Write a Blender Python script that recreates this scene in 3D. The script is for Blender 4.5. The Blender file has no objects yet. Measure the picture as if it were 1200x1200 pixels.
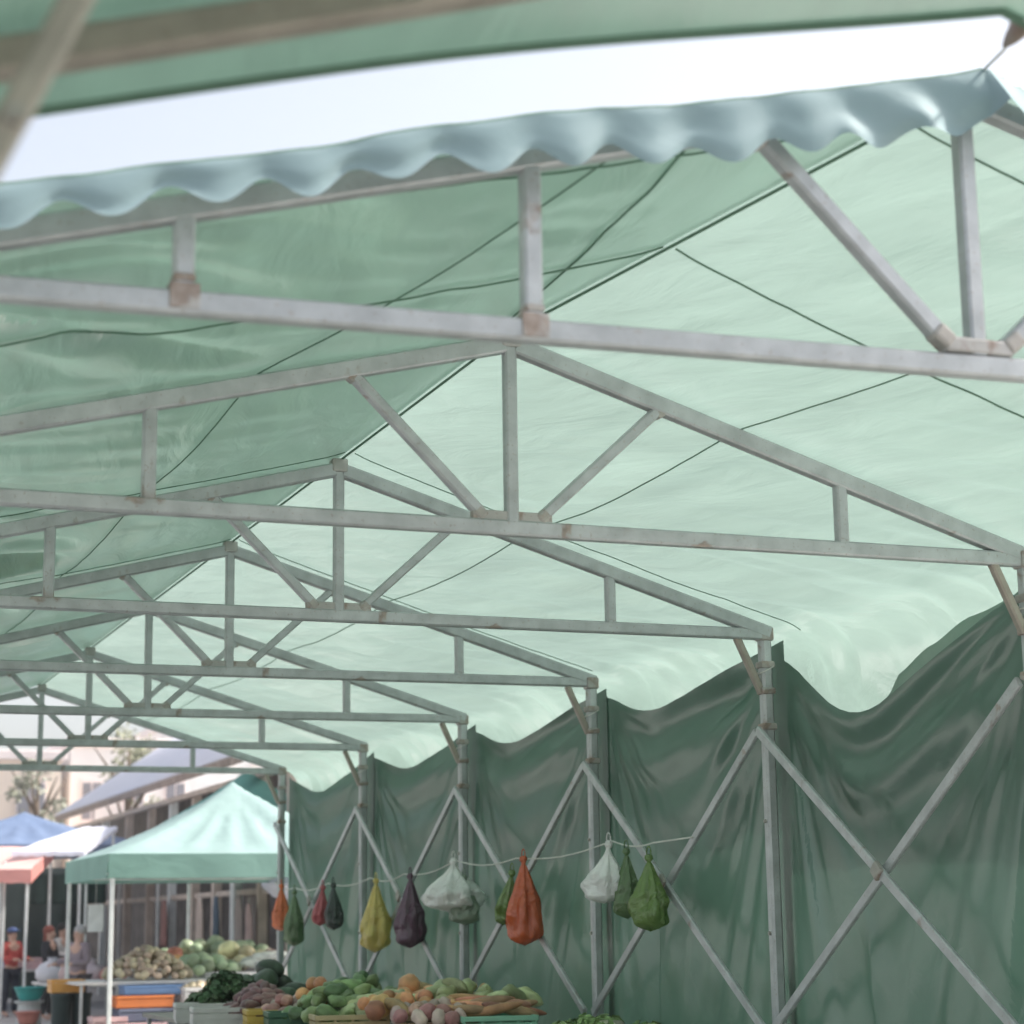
import bpy, bmesh, math, random
from mathutils import Vector, Matrix, noise
random.seed(7)
S = bpy.context.scene
COL = S.collection
H = 1.6                                     # eye height above the ground

# ------------------------------------------------------------------ helpers
class MB:
    def __init__(s): s.v = []; s.f = []
    def add(s, vs, fs):
        b = len(s.v); s.v += [tuple(p) for p in vs]; s.f += [tuple(i + b for i in q) for q in fs]
    def box(s, c, d, rz=0, rx=0, ry=0, ch=0.0):
        M = Matrix.Translation(c) @ Matrix.Rotation(rz, 4, 'Z') @ Matrix.Rotation(ry, 4, 'Y') @ Matrix.Rotation(rx, 4, 'X')
        bm = bmesh.new(); bmesh.ops.create_cube(bm, size=1)
        for v in bm.verts: v.co = Vector((v.co.x * d[0], v.co.y * d[1], v.co.z * d[2]))
        if ch: bmesh.ops.bevel(bm, geom=bm.edges[:], offset=ch, segments=2, affect='EDGES', profile=0.5)
        bm.verts.index_update()
        s.add([M @ v.co for v in bm.verts], [[v.index for v in f.verts] for f in bm.faces]); bm.free()
    def bar(s, p, q, w=0.07, h=0.07, up=(0, 0, 1), c=0.009):
        p = Vector(p); q = Vector(q); d = (q - p).normalized(); up = Vector(up)
        if abs(d.dot(up)) > 0.98: up = Vector((0, 1, 0))
        r = d.cross(up).normalized(); u = r.cross(d)
        a, b = w / 2, h / 2
        prof = [(a, b - c), (a - c, b), (c - a, b), (-a, b - c), (-a, c - b), (c - a, -b), (a - c, -b), (a, c - b)]
        vs = [p + r * x + u * y for x, y in prof] + [q + r * x + u * y for x, y in prof]
        s.add(vs, [[i, i + 8, (i + 1) % 8 + 8, (i + 1) % 8] for i in range(8)] + [list(range(8)), list(range(15, 7, -1))])
    def tube(s, pts, r, n=6):
        pts = [Vector(p) for p in pts]; vs = []; fs = []
        for i, p in enumerate(pts):
            d = (pts[min(i + 1, len(pts) - 1)] - pts[max(i - 1, 0)]).normalized()
            up = Vector((0, 0, 1)) if abs(d.z) < .9 else Vector((0, 1, 0))
            x = d.cross(up).normalized(); y = x.cross(d); rr = r[i] if isinstance(r, (list, tuple)) else r
            vs += [p + x * math.cos(6.2832 * k / n) * rr + y * math.sin(6.2832 * k / n) * rr for k in range(n)]
        for i in range(len(pts) - 1):
            fs += [[i * n + k, i * n + (k + 1) % n, (i + 1) * n + (k + 1) % n, (i + 1) * n + k] for k in range(n)]
        fs += [list(range(n - 1, -1, -1)), list(range((len(pts) - 1) * n, len(pts) * n))]
        s.add(vs, fs)
    def cyl(s, p, q, r, n=14): s.tube([p, q], r, n)
    def lathe(s, prof, n=16, fn=None):
        vs = []; fs = []
        for i, (r, z) in enumerate(prof):
            for k in range(n):
                a = 6.2832 * k / n; v = Vector((r * math.cos(a), r * math.sin(a), z))
                vs.append(fn(v, a, i / (len(prof) - 1)) if fn else v)
        m = len(prof)
        for i in range(m - 1):
            fs += [[i * n + k, i * n + (k + 1) % n, (i + 1) * n + (k + 1) % n, (i + 1) * n + k] for k in range(n)]
        fs += [list(range(n - 1, -1, -1)), list(range((m - 1) * n, m * n))]
        s.add(vs, fs)
    def grid(s, fn, nu, nv):
        vs = [fn(i / nu, j / nv) for i in range(nu + 1) for j in range(nv + 1)]
        s.add(vs, [[i * (nv + 1) + j, (i + 1) * (nv + 1) + j, (i + 1) * (nv + 1) + j + 1, i * (nv + 1) + j + 1] for i in range(nu) for j in range(nv)])
    def build(s, name, mat, parent=None, smooth=False, loc=None, thick=0):
        me = bpy.data.meshes.new(name); me.from_pydata(s.v, [], s.f); me.validate()
        bm = bmesh.new(); bm.from_mesh(me); bmesh.ops.recalc_face_normals(bm, faces=bm.faces)
        if loc is not None:
            for v in bm.verts: v.co -= Vector(loc)
        bm.to_mesh(me); bm.free()
        if smooth: me.shade_smooth()
        me.materials.append(mat)
        o = bpy.data.objects.new(name, me); COL.objects.link(o)
        if loc is not None: o.location = loc
        if parent: o.parent = parent
        if thick:
            m = o.modifiers.new('s', 'SOLIDIFY'); m.thickness = thick; m.offset = 0
        return o

def tag(o, label=None, cat=None, group=None, kind=None):
    if label: o['label'] = label
    if cat: o['category'] = cat
    if group: o['group'] = group
    if kind: o['kind'] = kind
    return o
def thing(name, label, cat, loc=(0, 0, 0), rz=0, group=None):
    o = bpy.data.objects.new(name, None); COL.objects.link(o); o.empty_display_size = .1
    o.location = loc; o.rotation_euler = (0, 0, rz)
    return tag(o, label, cat, group)
def copy_tree(o, parent=None, label=None):
    c = o.copy(); COL.objects.link(c)
    if parent: c.parent = parent
    if label: c['label'] = label
    for ch in list(o.children): copy_tree(ch, c)
    return c
def smooth(a, b, x):
    t = min(max((x - a) / (b - a), 0), 1); return t * t * (3 - 2 * t)
def nz(x, y, z=0): return noise.noise(Vector((x, y, z)))
def ridge(x, y, z=0): return 1 - 2 * math.sqrt(nz(x, y, z) ** 2 + .012)

# ------------------------------------------------------------------ materials
def newmat(name):
    m = bpy.data.materials.new(name); m.use_nodes = True
    return m, m.node_tree.nodes, m.node_tree.links
def paint(name, col, rough=.6, var=.12, scale=6, bump=0, bscale=40, metal=0, spec=.5, sss=0):
    m, n, l = newmat(name); b = n['Principled BSDF']
    t = n.new('ShaderNodeTexCoord'); x = n.new('ShaderNodeTexNoise'); x.inputs['Scale'].default_value = scale; x.inputs['Detail'].default_value = 6
    l.new(t.outputs['Object'], x.inputs['Vector'])
    r = n.new('ShaderNodeValToRGB'); r.color_ramp.elements[0].position = .3; r.color_ramp.elements[1].position = .7
    r.color_ramp.elements[0].color = (*[c * (1 - var) for c in col], 1); r.color_ramp.elements[1].color = (*[min(1, c * (1 + var)) for c in col], 1)
    l.new(x.outputs['Fac'], r.inputs['Fac']); l.new(r.outputs['Color'], b.inputs['Base Color'])
    b.inputs['Roughness'].default_value = rough; b.inputs['Metallic'].default_value = metal; b.inputs['Specular IOR Level'].default_value = spec
    if bump:
        y = n.new('ShaderNodeTexNoise'); y.inputs['Scale'].default_value = bscale; y.inputs['Detail'].default_value = 4
        l.new(t.outputs['Object'], y.inputs['Vector'])
        u = n.new('ShaderNodeBump'); u.inputs['Strength'].default_value = bump; u.inputs['Distance'].default_value = .01
        l.new(y.outputs['Fac'], u.inputs['Height']); l.new(u.outputs['Normal'], b.inputs['Normal'])
    return m
def tarp(name, col, trans, gloss=.06, rough=.35, tcol=None, bump=.25, var=.10, rot=None):
    """woven plastic sheet: part of the light bounces, part passes through"""
    m, n, l = newmat(name); out = n['Material Output']; n.remove(n['Principled BSDF'])
    t = n.new('ShaderNodeTexCoord')
    x = n.new('ShaderNodeTexNoise'); x.inputs['Scale'].default_value = 1.3; x.inputs['Detail'].default_value = 7; x.inputs['Roughness'].default_value = .6
    if rot is None: l.new(t.outputs['Object'], x.inputs['Vector'])
    else:
        ms = n.new('ShaderNodeMapping'); ms.vector_type = 'TEXTURE'; ms.inputs['Rotation'].default_value = (0, 0, rot); ms.inputs['Scale'].default_value = (.22, 1.7, .6)  # colour streaks along the folds, painting in the shading of wrinkles
        l.new(t.outputs['Object'], ms.inputs['Vector']); l.new(ms.outputs['Vector'], x.inputs['Vector'])
    def ramp(c, v):
        r = n.new('ShaderNodeValToRGB'); r.color_ramp.elements[0].position = .3; r.color_ramp.elements[1].position = .72
        r.color_ramp.elements[0].color = (*[k * (1 - v) for k in c], 1); r.color_ramp.elements[1].color = (*[min(1, k * (1 + v)) for k in c], 1)
        l.new(x.outputs['Fac'], r.inputs['Fac']); return r
    d = n.new('ShaderNodeBsdfDiffuse'); tr = n.new('ShaderNodeBsdfTranslucent'); g = n.new('ShaderNodeBsdfGlossy')
    l.new(ramp(col, var).outputs['Color'], d.inputs['Color']); l.new(ramp(tcol or col, var).outputs['Color'], tr.inputs['Color'])
    g.inputs['Roughness'].default_value = rough; g.inputs['Color'].default_value = (.9, .9, .9, 1)
    # fine creases
    mp = n.new('ShaderNodeMapping'); mp.inputs['Rotation'].default_value = (.2, .3, .7); mp.inputs['Scale'].default_value = (1.2, 3.2, 2.4)
    y = n.new('ShaderNodeTexNoise'); y.inputs['Scale'].default_value = 1.7; y.inputs['Detail'].default_value = 5; y.inputs['Distortion'].default_value = .8
    if rot is not None:
        mp.vector_type = 'TEXTURE'; mp.inputs['Rotation'].default_value = (0, 0, rot); mp.inputs['Scale'].default_value = (.35, 1.3, .6)
    l.new(t.outputs['Object'], mp.inputs['Vector']); l.new(mp.outputs['Vector'], y.inputs['Vector'])
    u = n.new('ShaderNodeBump'); u.inputs['Strength'].default_value = bump; u.inputs['Distance'].default_value = .06
    l.new(y.outputs['Fac'], u.inputs['Height'])
    for s in (d, tr, g): l.new(u.outputs['Normal'], s.inputs['Normal'])
    m1 = n.new('ShaderNodeMixShader'); m1.inputs[0].default_value = trans
    l.new(d.outputs[0], m1.inputs[1]); l.new(tr.outputs[0], m1.inputs[2])
    lw = n.new('ShaderNodeLayerWeight'); lw.inputs['Blend'].default_value = .35; l.new(u.outputs['Normal'], lw.inputs['Normal'])
    mu = n.new('ShaderNodeMath'); mu.operation = 'MULTIPLY_ADD'; mu.inputs[1].default_value = gloss * 3; mu.inputs[2].default_value = gloss
    l.new(lw.outputs['Fresnel'], mu.inputs[0])
    m2 = n.new('ShaderNodeMixShader'); l.new(mu.outputs[0], m2.inputs[0]); l.new(m1.outputs[0], m2.inputs[1]); l.new(g.outputs[0], m2.inputs[2])
    l.new(m2.outputs[0], out.inputs['Surface'])
    return m
def steel(name, base, rust=.62, rough=.5):
    """galvanised / painted tube with scuffs, drips and rust spots"""
    m, n, l = newmat(name); b = n['Principled BSDF']; t = n.new('ShaderNodeTexCoord')
    def nt(s, d=6, dist=0):
        x = n.new('ShaderNodeTexNoise'); x.inputs['Scale'].default_value = s; x.inputs['Detail'].default_value = d; x.inputs['Distortion'].default_value = dist
        l.new(t.outputs['Object'], x.inputs['Vector']); return x
    def rp(x, p0, p1, c0, c1):
        r = n.new('ShaderNodeValToRGB'); r.color_ramp.elements[0].position = p0; r.color_ramp.elements[1].position = p1
        r.color_ramp.elements[0].color = c0; r.color_ramp.elements[1].color = c1; l.new(x.outputs['Fac'], r.inputs['Fac']); return r
    c = rp(nt(9), .3, .7, (*[k * .82 for k in base], 1), (*[min(1, k * 1.12) for k in base], 1))
    f = rp(nt(5.5, 8, .6), rust, rust + .07, (0, 0, 0, 1), (1, 1, 1, 1))
    f2 = rp(nt(55, 2), .64, .70, (0, 0, 0, 1), (1, 1, 1, 1))
    rc = rp(nt(30), .35, .65, (.19, .125, .09, 1), (.34, .26, .21, 1))
    mx = n.new('ShaderNodeMix'); mx.data_type = 'RGBA'; mx.inputs[0].default_value = 0
    ad = n.new('ShaderNodeMath'); ad.operation = 'MAXIMUM'; l.new(f.outputs['Color'], ad.inputs[0])
    ml = n.new('ShaderNodeMath'); ml.operation = 'MULTIPLY'; ml.inputs[1].default_value = .5; l.new(f2.outputs['Color'], ml.inputs[0]); l.new(ml.outputs[0], ad.inputs[1])
    sc = n.new('ShaderNodeMath'); sc.operation = 'MULTIPLY'; sc.inputs[1].default_value = .75; l.new(ad.outputs[0], sc.inputs[0])
    l.new(sc.outputs[0], mx.inputs[0]); l.new(c.outputs['Color'], mx.inputs[6]); l.new(rc.outputs['Color'], mx.inputs[7])
    l.new(mx.outputs[2], b.inputs['Base Color']); b.inputs['Roughness'].default_value = rough; b.inputs['Metallic'].default_value = .3
    u = n.new('ShaderNodeBump'); u.inputs['Strength'].default_value = .12; u.inputs['Distance'].default_value = .004
    l.new(nt(70).outputs['Fac'], u.inputs['Height']); l.new(u.outputs['Normal'], b.inputs['Normal'])
    return m

M = {}
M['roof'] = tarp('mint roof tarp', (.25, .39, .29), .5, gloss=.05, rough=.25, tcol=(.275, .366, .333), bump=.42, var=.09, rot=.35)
M['shade'] = tarp('green roof tarp', (.20, .36, .265), .45, gloss=.13, rough=.29, tcol=(.20, .345, .265), bump=.30, var=.10, rot=-.2)  # same sheeting as the mint slope; its shade is put into the colours
M['seam'] = tarp('roof seam', (.15, .26, .19), .3, gloss=.02)
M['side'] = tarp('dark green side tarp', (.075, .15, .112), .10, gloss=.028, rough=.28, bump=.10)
M['mint'] = tarp('mint canopy cloth', (.28, .39, .375), .14, gloss=.03)
M['teal'] = tarp('teal canopy cloth', (.16, .37, .32), .2, gloss=.02)
M['greenvalance'] = tarp('grey green valance cloth', (.24, .40, .345), .2, gloss=.02)
M['bluecloth'] = tarp('blue canopy cloth', (.15, .21, .34), .2)
M['whitecloth'] = tarp('white canopy cloth', (.72, .73, .82), .3)
M['pinkcloth'] = tarp('pink awning cloth', (.70, .43, .39), .15)
M['redcloth'] = tarp('salmon red valance cloth', (.64, .27, .24), .2)
M['steel'] = steel('galvanised tube', (.45, .47, .475), rust=.64, rough=.4)
M['tan'] = steel('tan painted tube', (.34, .305, .26), rust=.66)
M['pole'] = steel('beige painted tube', (.44, .40, .355), rust=.68)
M['whitepost'] = paint('white enamel post', (.72, .74, .72), .4)
M['rust'] = steel('rusty weld', (.42, .40, .37), rust=.54, rough=.7)
M['plate'] = steel('welded plate', (.42, .41, .39), rust=.5)
M['rope'] = paint('white cord', (.62, .62, .58), .9)
M['brownrope'] = paint('brown clip', (.2, .15, .12), .7)

# ground: worn concrete
def ground_mat():
    m, n, l = newmat('market concrete'); b = n['Principled BSDF']; t = n.new('ShaderNodeTexCoord')
    x = n.new('ShaderNodeTexNoise'); x.inputs['Scale'].default_value = .35; x.inputs['Detail'].default_value = 10; l.new(t.outputs['Object'], x.inputs['Vector'])
    r = n.new('ShaderNodeValToRGB'); r.color_ramp.elements[0].position = .3; r.color_ramp.elements[1].position = .7
    r.color_ramp.elements[0].color = (.30, .29, .28, 1); r.color_ramp.elements[1].color = (.44, .43, .41, 1)
    l.new(x.outputs['Fac'], r.inputs['Fac']); l.new(r.outputs['Color'], b.inputs['Base Color']); b.inputs['Roughness'].default_value = .8
    return m
g = MB(); g.add([(-400, -300, 0), (500, -300, 0), (500, 900, 0), (-400, 900, 0)], [(0, 1, 2, 3)])
tag(g.build('ground', ground_mat()), kind='structure')

# ------------------------------------------------------------------ the big market tent
TY = [5.5, 8.51, 11.336, 14.136, 17.06, 20.11, 23.39]
XK, HS, HL = 3.365, 2.87, 3.2
def apex(Y):
    t = min(max((8.51 - Y) / 3.0, 0), 1); return XK + .56 * t, 4.30 + .09 * t
SL, SR = .25, .31
def in_bay(Y):
    if Y < TY[0]: return 0
    for a, b in zip(TY, TY[1:]):
        if a <= Y <= b: return (Y - a) / (b - a)
    return 0
# right-hand profile: down the slope, then over the eave and hanging
prof = [(0., 0.)]; ds = .01; px_, pz_ = 0., 0.
for i in range(420):
    s = i * ds; ang = math.atan(SR) + (1.44 - math.atan(SR)) * smooth(2.92, 3.28, s)
    px_ += math.cos(ang) * ds * (1.048 if s < 2.9 else 1); pz_ -= math.sin(ang) * ds * (1.048 if s < 2.9 else 1); prof.append((px_, pz_))
CROSS = (5.82, 7.24, 8.68, 11.12, 14.0, 17.2)
def roof_pt(side, s, Y, off=0, wr=1):
    XA, ZA = apex(Y); t = in_bay(Y); sp = math.sin(math.pi * t)
    base = ZA + .062
    if side < 0:
        x, zz = XA - s, base - SL * s
    else:
        k = min(s / ds, len(prof) - 2); i = int(k); f = k - i
        x = XA + prof[i][0] * (1 - f) + prof[i + 1][0] * f; zz = base + prof[i][1] * (1 - f) + prof[i + 1][1] * f
    wr *= .12 + .88 * smooth(.0, .28, abs(s - 1.22))
    for yy in CROSS: wr *= .25 + .75 * smooth(0, .22, abs(Y - yy))
    zz -= .055 * sp * math.sin(math.pi * min(s / 3.0, 1))
    if side < 0:
        w = nz((Y * .8 - x * .55) * 2.6, (Y * .5 + x * .8) * .55, 3) + .6 * nz((Y * .95 - x * .3) * 5.2, (x * .9) * .8, 9)
        amp = .034 * smooth(.2, 1.5, s) * (.5 + .8 * max(0, nz(x * .7, Y * .5, 5) + .4))
        fan = ridge(Y * 3.4 - x * .9, x * .35, 21) * .012 * smooth(.6, 2.2, s)
        pl = ridge((Y * .8 - x * .75) * 2.0 + .3 * nz(x, Y), (Y * .6 + x * .8) * .22, 41) * .030 * smooth(.5, 1.8, s) * smooth(-.3, .35, nz(x * .5 + 3, Y * .45, 6))
        zz += wr * (w * amp * 1.8 + fan * .8 + pl * 3.8 * (1 + .5 * smooth(1.2, 2.2, s))) * (.35 + .65 * sp ** .6)
    else:
        w = nz((Y * .75 + x * .6) * 2.2, (x * .75 - Y * .6) * .5, 13) + .5 * nz((Y * .9 + x * .45) * 5, (x - Y) * .7, 19)
        amp = .040 * smooth(.1, 1.0, s) * (1 + 1.0 * smooth(1.8, 3, s))
        pl = ridge((Y * .7 + x * .7) * 1.9, (x * .75 - Y * .6) * .25, 61) * .022 * smooth(.2, 1.2, s)
        zz += wr * (w * amp * 1.5 + pl * 1.3) * (.3 + .7 * sp ** .6)
        h = smooth(2.9, 3.3, s)
        x += h * (.06 * sp + .05 * nz(Y * 2.2, s * 1.2, 4) + .03 * nz(Y * 5 + s, s * .8, 8))
        zz -= h * .10 * sp
    # short puckers pulled along the welded seam and the frames, and fine creases running with the sheet
    puck = math.exp(-((s - 1.02) / .13) ** 2) + .6 * math.exp(-((s - .16) / .10) ** 2) + .5 * math.exp(-((s - 1.48) / .15) ** 2)
    zz += .0085 * puck * nz(Y * 6.5 + s * 1.5, s * 1.1, 77) * smooth(-.25, .3, nz(Y * .6, side * 3.3, 12))
    zz += .0050 * smooth(.1, .6, s) * nz(s * 7.5 + Y * .7, Y * .55, 81 + side)
    zz += .012 * math.exp(-(s / .08) ** 2)
    return Vector((x, Y, zz - off))

tent = thing('market_tent', 'long green market tent of galvanised roof trusses on posts, roof of pale mint sheeting', 'market tent', (XK, 14, 0))
def P(o):                                    # parent, keeping world coordinates
    o.parent = tent; o.location = Vector(o.location) - Vector(tent.location); return o

def gusset_mb(x, y, z):
    m = MB()
    m.box((x, y, z), (.34, .05, .045), ch=.006)
    return m
def make_truss(Y, xa, zc, za, name='truss'):
    """origin on the bottom chord under the apex"""
    o = Vector((xa, Y, zc)); d = za - zc
    c = MB(); c.bar((-HL, 0, 0), (HS - .02, 0, 0), .066, .072)
    tr = c.build(name, M['steel']); tr.location = o
    def sub(mb, nm, mat='steel'):
        q = mb.build(nm, M[mat], tr); return q
    r = MB(); r.bar((0.03, 0, d - .01), (HS + .03, 0, d - SR * HS - .0), .07, .082); sub(r, 'rafter')
    r = MB(); r.bar((-.03, 0, d - .008), (-HL, 0, d - SL * HL), .07, .082); sub(r, 'rafter')
    k = MB(); k.bar((0, 0, .03), (0, 0, d + .02), .06, .06); sub(k, 'king_post')
    for s, zt in ((-1, d - SL * .8), (1, d - SR * .78)):
        q = MB(); q.bar((s * .15, 0, .06), (s * .78, 0, zt - .02), .052, .058, up=(0, 1, 0)); sub(q, 'diagonal_strut')
    for s, zt in ((-1, d - SL * 1.72), (1, d - SR * 1.77)):
        q = MB(); q.bar((s * (1.71 if s < 0 else 1.78), 0, .03), (s * (1.71 if s < 0 else 1.78), 0, zt - .03), .06, .06); sub(q, 'short_post')
    gp = MB(); gp.box((0, 0, .055), (.40, .045, .05), ch=.006); sub(gp, 'gusset_plate', 'plate')
    for s in (-1, 1):
        q = MB(); q.box((s * .16, -.002, .066), (.066, .056, .058), rz=0, ry=s * -.75, ch=.014); sub(q, 'weld_joint', 'rust')
        q = MB(); q.box((s * .79, 0, d - .80 * (SL if s < 0 else SR) - .03), (.06, .06, .045), ry=s * -.6, ch=.01); sub(q, 'weld_joint', 'rust')
    q = MB(); q.box((0, 0, d + .02), (.10, .085, .085), ch=.012); sub(q, 'apex_bracket', 'plate')
    return tr
t0 = make_truss(TY[1], XK, 3.4, 4.30)
trusses = [t0]
for y in TY[2:]:
    c = copy_tree(t0); c.location = (XK + random.uniform(-.012, .012), y, 3.4); c.rotation_euler = (random.uniform(-.008, .008), random.uniform(-.003, .003), random.uniform(-.006, .006)); trusses.append(c)
for t in trusses: P(t)
# the end truss in front is longer limbed: two posts on this side of the king post
def end_truss():
    xa, za = 3.885, 4.40; Y = 5.5; zc = 3.43; d = za - zc
    c = MB(); c.bar((-3.75, .19, -.02), (HS + .2, -.165, .0), .066, .072)
    tr = c.build('truss', M['steel']); tr.location = (xa, Y, zc); tr['label'] = 'rust-spotted end truss nearest the camera under the scalloped hem'
    yo = lambda x: -.05 * x
    def sub(mb, nm, mat='steel'): return mb.build(nm, M[mat], tr)
    r = MB(); r.bar((.03, 0, d), (HS + .2, -.16, d - SR * HS), .07, .08); sub(r, 'rafter')
    r = MB(); r.bar((-.03, 0, d), (-3.75, .19, d - .256 * 3.75), .07, .08); sub(r, 'rafter')
    k = MB(); k.bar((0, 0, .03), (0, 0, d), .062, .062); sub(k, 'king_post')
    q = MB(); q.bar((-.12, 0, .07), (-.80, .03, d - .22), .06, .06, up=(0, 1, 0)); sub(q, 'diagonal_strut')
    q = MB(); q.bar((.12, 0, .07), (.80, -.03, d - .27), .06, .06, up=(0, 1, 0)); sub(q, 'diagonal_strut')
    for x in (-1.60, -2.70, 1.7):
        q = MB(); q.bar((x, yo(x), .03), (x, yo(x), d - abs(x) * .256 - .03), .062, .062); sub(q, 'short_post')
        q = MB(); q.box((x, yo(x) - .003, .058), (.068, .068, .028), ch=.01); sub(q, 'weld_joint', 'rust')
        q = MB(); q.box((x, yo(x) - .005, 0), (.092, .068, .079), ch=.004); sub(q, 'clamp_plate', 'plate')
    gp = MB(); gp.box((0, -.003, .06), (.27, .064, .055), ch=.01); sub(gp, 'gusset_plate', 'plate')
    for s in (-1, 1):
        q = MB(); q.box((s * .14, -.006, .085), (.075, .075, .06), ry=s * -.7, ch=.014); sub(q, 'weld_joint', 'rust')
    q = MB(); q.box((-.80, .03, d - .235), (.09, .08, .07), ry=.7, ch=.014); sub(q, 'weld_joint', 'rust')
    return P(tr)
end_truss()

def make_column(x, y):
    c = MB(); c.bar((0, 0, 0), (0, 0, 3.44), .076, .076, c=.016)
    col = c.build('column', M['steel']); col.location = (x, y, 0)
    def sub(mb, nm, mat): return mb.build(nm, M[mat], col)
    k = MB(); k.bar((-.20, 0, 3.37), (-.035, 0, 3.02), .045, .05, up=(0, 1, 0)); sub(k, 'knee_brace', 'tan')
    for z in (3.40, 3.20, 3.03, 2.80):
        q = MB(); q.box((0, 0, z), (.098, .098, .045 if z < 3.35 else .09), ch=.012); sub(q, 'collar', 'plate' if z in (3.40, 3.03) else 'rust')
    for z in (2.2, 1.5):
        q = MB(); q.tube([(-.04, -.0, z), (-.052, 0, z)], .012, 8); sub(q, 'bolt', 'rust')
    f = MB(); f.box((0, 0, .008), (.2, .2, .016)); sub(f, 'base_plate', 'plate')
    return col
c0 = make_column(XK + HS, TY[1]); cols = [c0]
for y in TY[2:]:
    c = copy_tree(c0); c.location = (XK + HS, y, 0); cols.append(c)
c = copy_tree(c0); c.location = (3.93 + HS, 5.36, 0); cols.append(c)
for y in TY:
    c = copy_tree(c0); c.location = ((XK - HL if y > 6 else .18), y + (.19 if y < 6 else 0), 0); c.rotation_euler.z = math.pi; cols.append(c)
for c in cols: P(c)
for a, b in zip(TY[1:], TY[2:]):
    for k, (za, zb) in enumerate(((2.80, .95), (.95, 2.80))):
        m = MB(); X = XK + HS - .058 - .036 * k
        m.bar((X, a + .04, za - .03), (X, b - .04, zb - .03), .062, .03, up=(1, 0, 0), c=.006)
        o = m.build('cross_brace', M['steel'], loc=(X, (a + b) / 2, 1.85)); P(o)
        if k == 1:
            q = MB(); q.box((-.02, 0, -.0), (.03, .085, .085), rx=.785, ch=.008); q.build('node_clamp', M['rust'], o)

# roof sheets
def sheet(side, smax):
    m = MB(); NY = 520; NS = int(smax / .036)
    m.grid(lambda u, v: roof_pt(side, v * smax, 5.40 + u * 18.2), NY, NS)
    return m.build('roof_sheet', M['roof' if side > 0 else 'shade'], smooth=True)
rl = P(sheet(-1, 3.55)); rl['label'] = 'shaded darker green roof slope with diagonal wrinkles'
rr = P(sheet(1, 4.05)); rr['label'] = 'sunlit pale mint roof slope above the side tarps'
for side, par in ((-1, rl), (1, rr)):
    def S_(fn, n, w=.014):
        m = MB(); m.tube([roof_pt(side, *fn(i / n), .010, 1) for i in range(n + 1)], w / 2, 5)
        return m.build('seam', M['seam'], par)
    S_(lambda t: (1.22, 5.42 + t * 18), 220, .008)
    for yy, smx in ((5.82, 2.4), (7.24, 3.0), (8.68, 2.2), (11.12, 3.0), (14.0, 2.8), (17.2, 2.8)):
        S_(lambda t: (.03 + t * smx, yy + .02 * math.sin(t * 2.2)), 60, .010 if yy < 8 else .007)
m = MB(); m.tube([roof_pt(-1, .98 - .93 * i / 40, 5.6 + 3.0 * i / 40, .008, .6) for i in range(41)], .005, 5); m.build('seam', M['seam'], rl)
m = MB(); m.tube([roof_pt(1, .01, 5.42 + 18.1 * i / 300, .010) for i in range(301)], .007, 6); m.build('ridge_rope', M['seam'], rl)

# scalloped front hem hanging from the first roof edge
def hem_top(x):
    XA, ZA = apex(5.4); s = abs(x - XA)
    return roof_pt(-1 if x < XA else 1, s, 5.40).z + .004
def valance_pt(u, v):
    XA = 3.925; x = -.2 + u * 6.6; d = XA - x
    if d >= 0:
        drop = .104 + .095 * smooth(3.0, .2, d); ph = 6.2832 * x / .285 + .9 * nz(x * 1.3, 3) * 1.2
        w = math.sin(ph); amp = .014 * (1 - .55 * smooth(.9, .1, d))
        near = smooth(.9, .25, d)
        z = hem_top(x) - v * (drop + (.036 - .014 * near) * w + .014 * nz(x * 3, 7))
        y = 5.395 - .012 - v ** .55 * (amp * w + .012) - .02 * nz(x * 2.6 + v, v * 2, 2) * v
        # soft gathers near the peak
        y -= near * v * .035 * math.sin(d * 19 + v * 3)
        x -= v * .004 * math.cos(ph)
    else:
        e = -d; drop = .15 + .05 * math.sin(e * 7) ; w = math.sin(e * 13 + .4)
        z = hem_top(x) - v * (drop + .05 * math.exp(-((e - .35) / .18) ** 2))
        y = 5.383 - v * (.075 * math.exp(-(e / .10) ** 2) * 1.3 + .05 * w * smooth(.05, .25, e) + .02)
        x += v * .07 * smooth(0, .15, e)
    return Vector((x, y, z))
m = MB(); m.grid(valance_pt, 620, 14)
M['hem'] = tarp('hem cloth', (.26, .355, .375), .2, gloss=.006, rough=.55, bump=.08)  # same sheeting as the roof; the bluish sky light is in its colour
P(m.build('scalloped_hem', M['hem'], smooth=True))
m = MB(); m.tube([Vector((x, 5.39, hem_top(x) + .002)) for x in [-.2 + i * .05 for i in range(130)]], .007, 6)
P(m.build('hem_rope', M['roof']))

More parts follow.
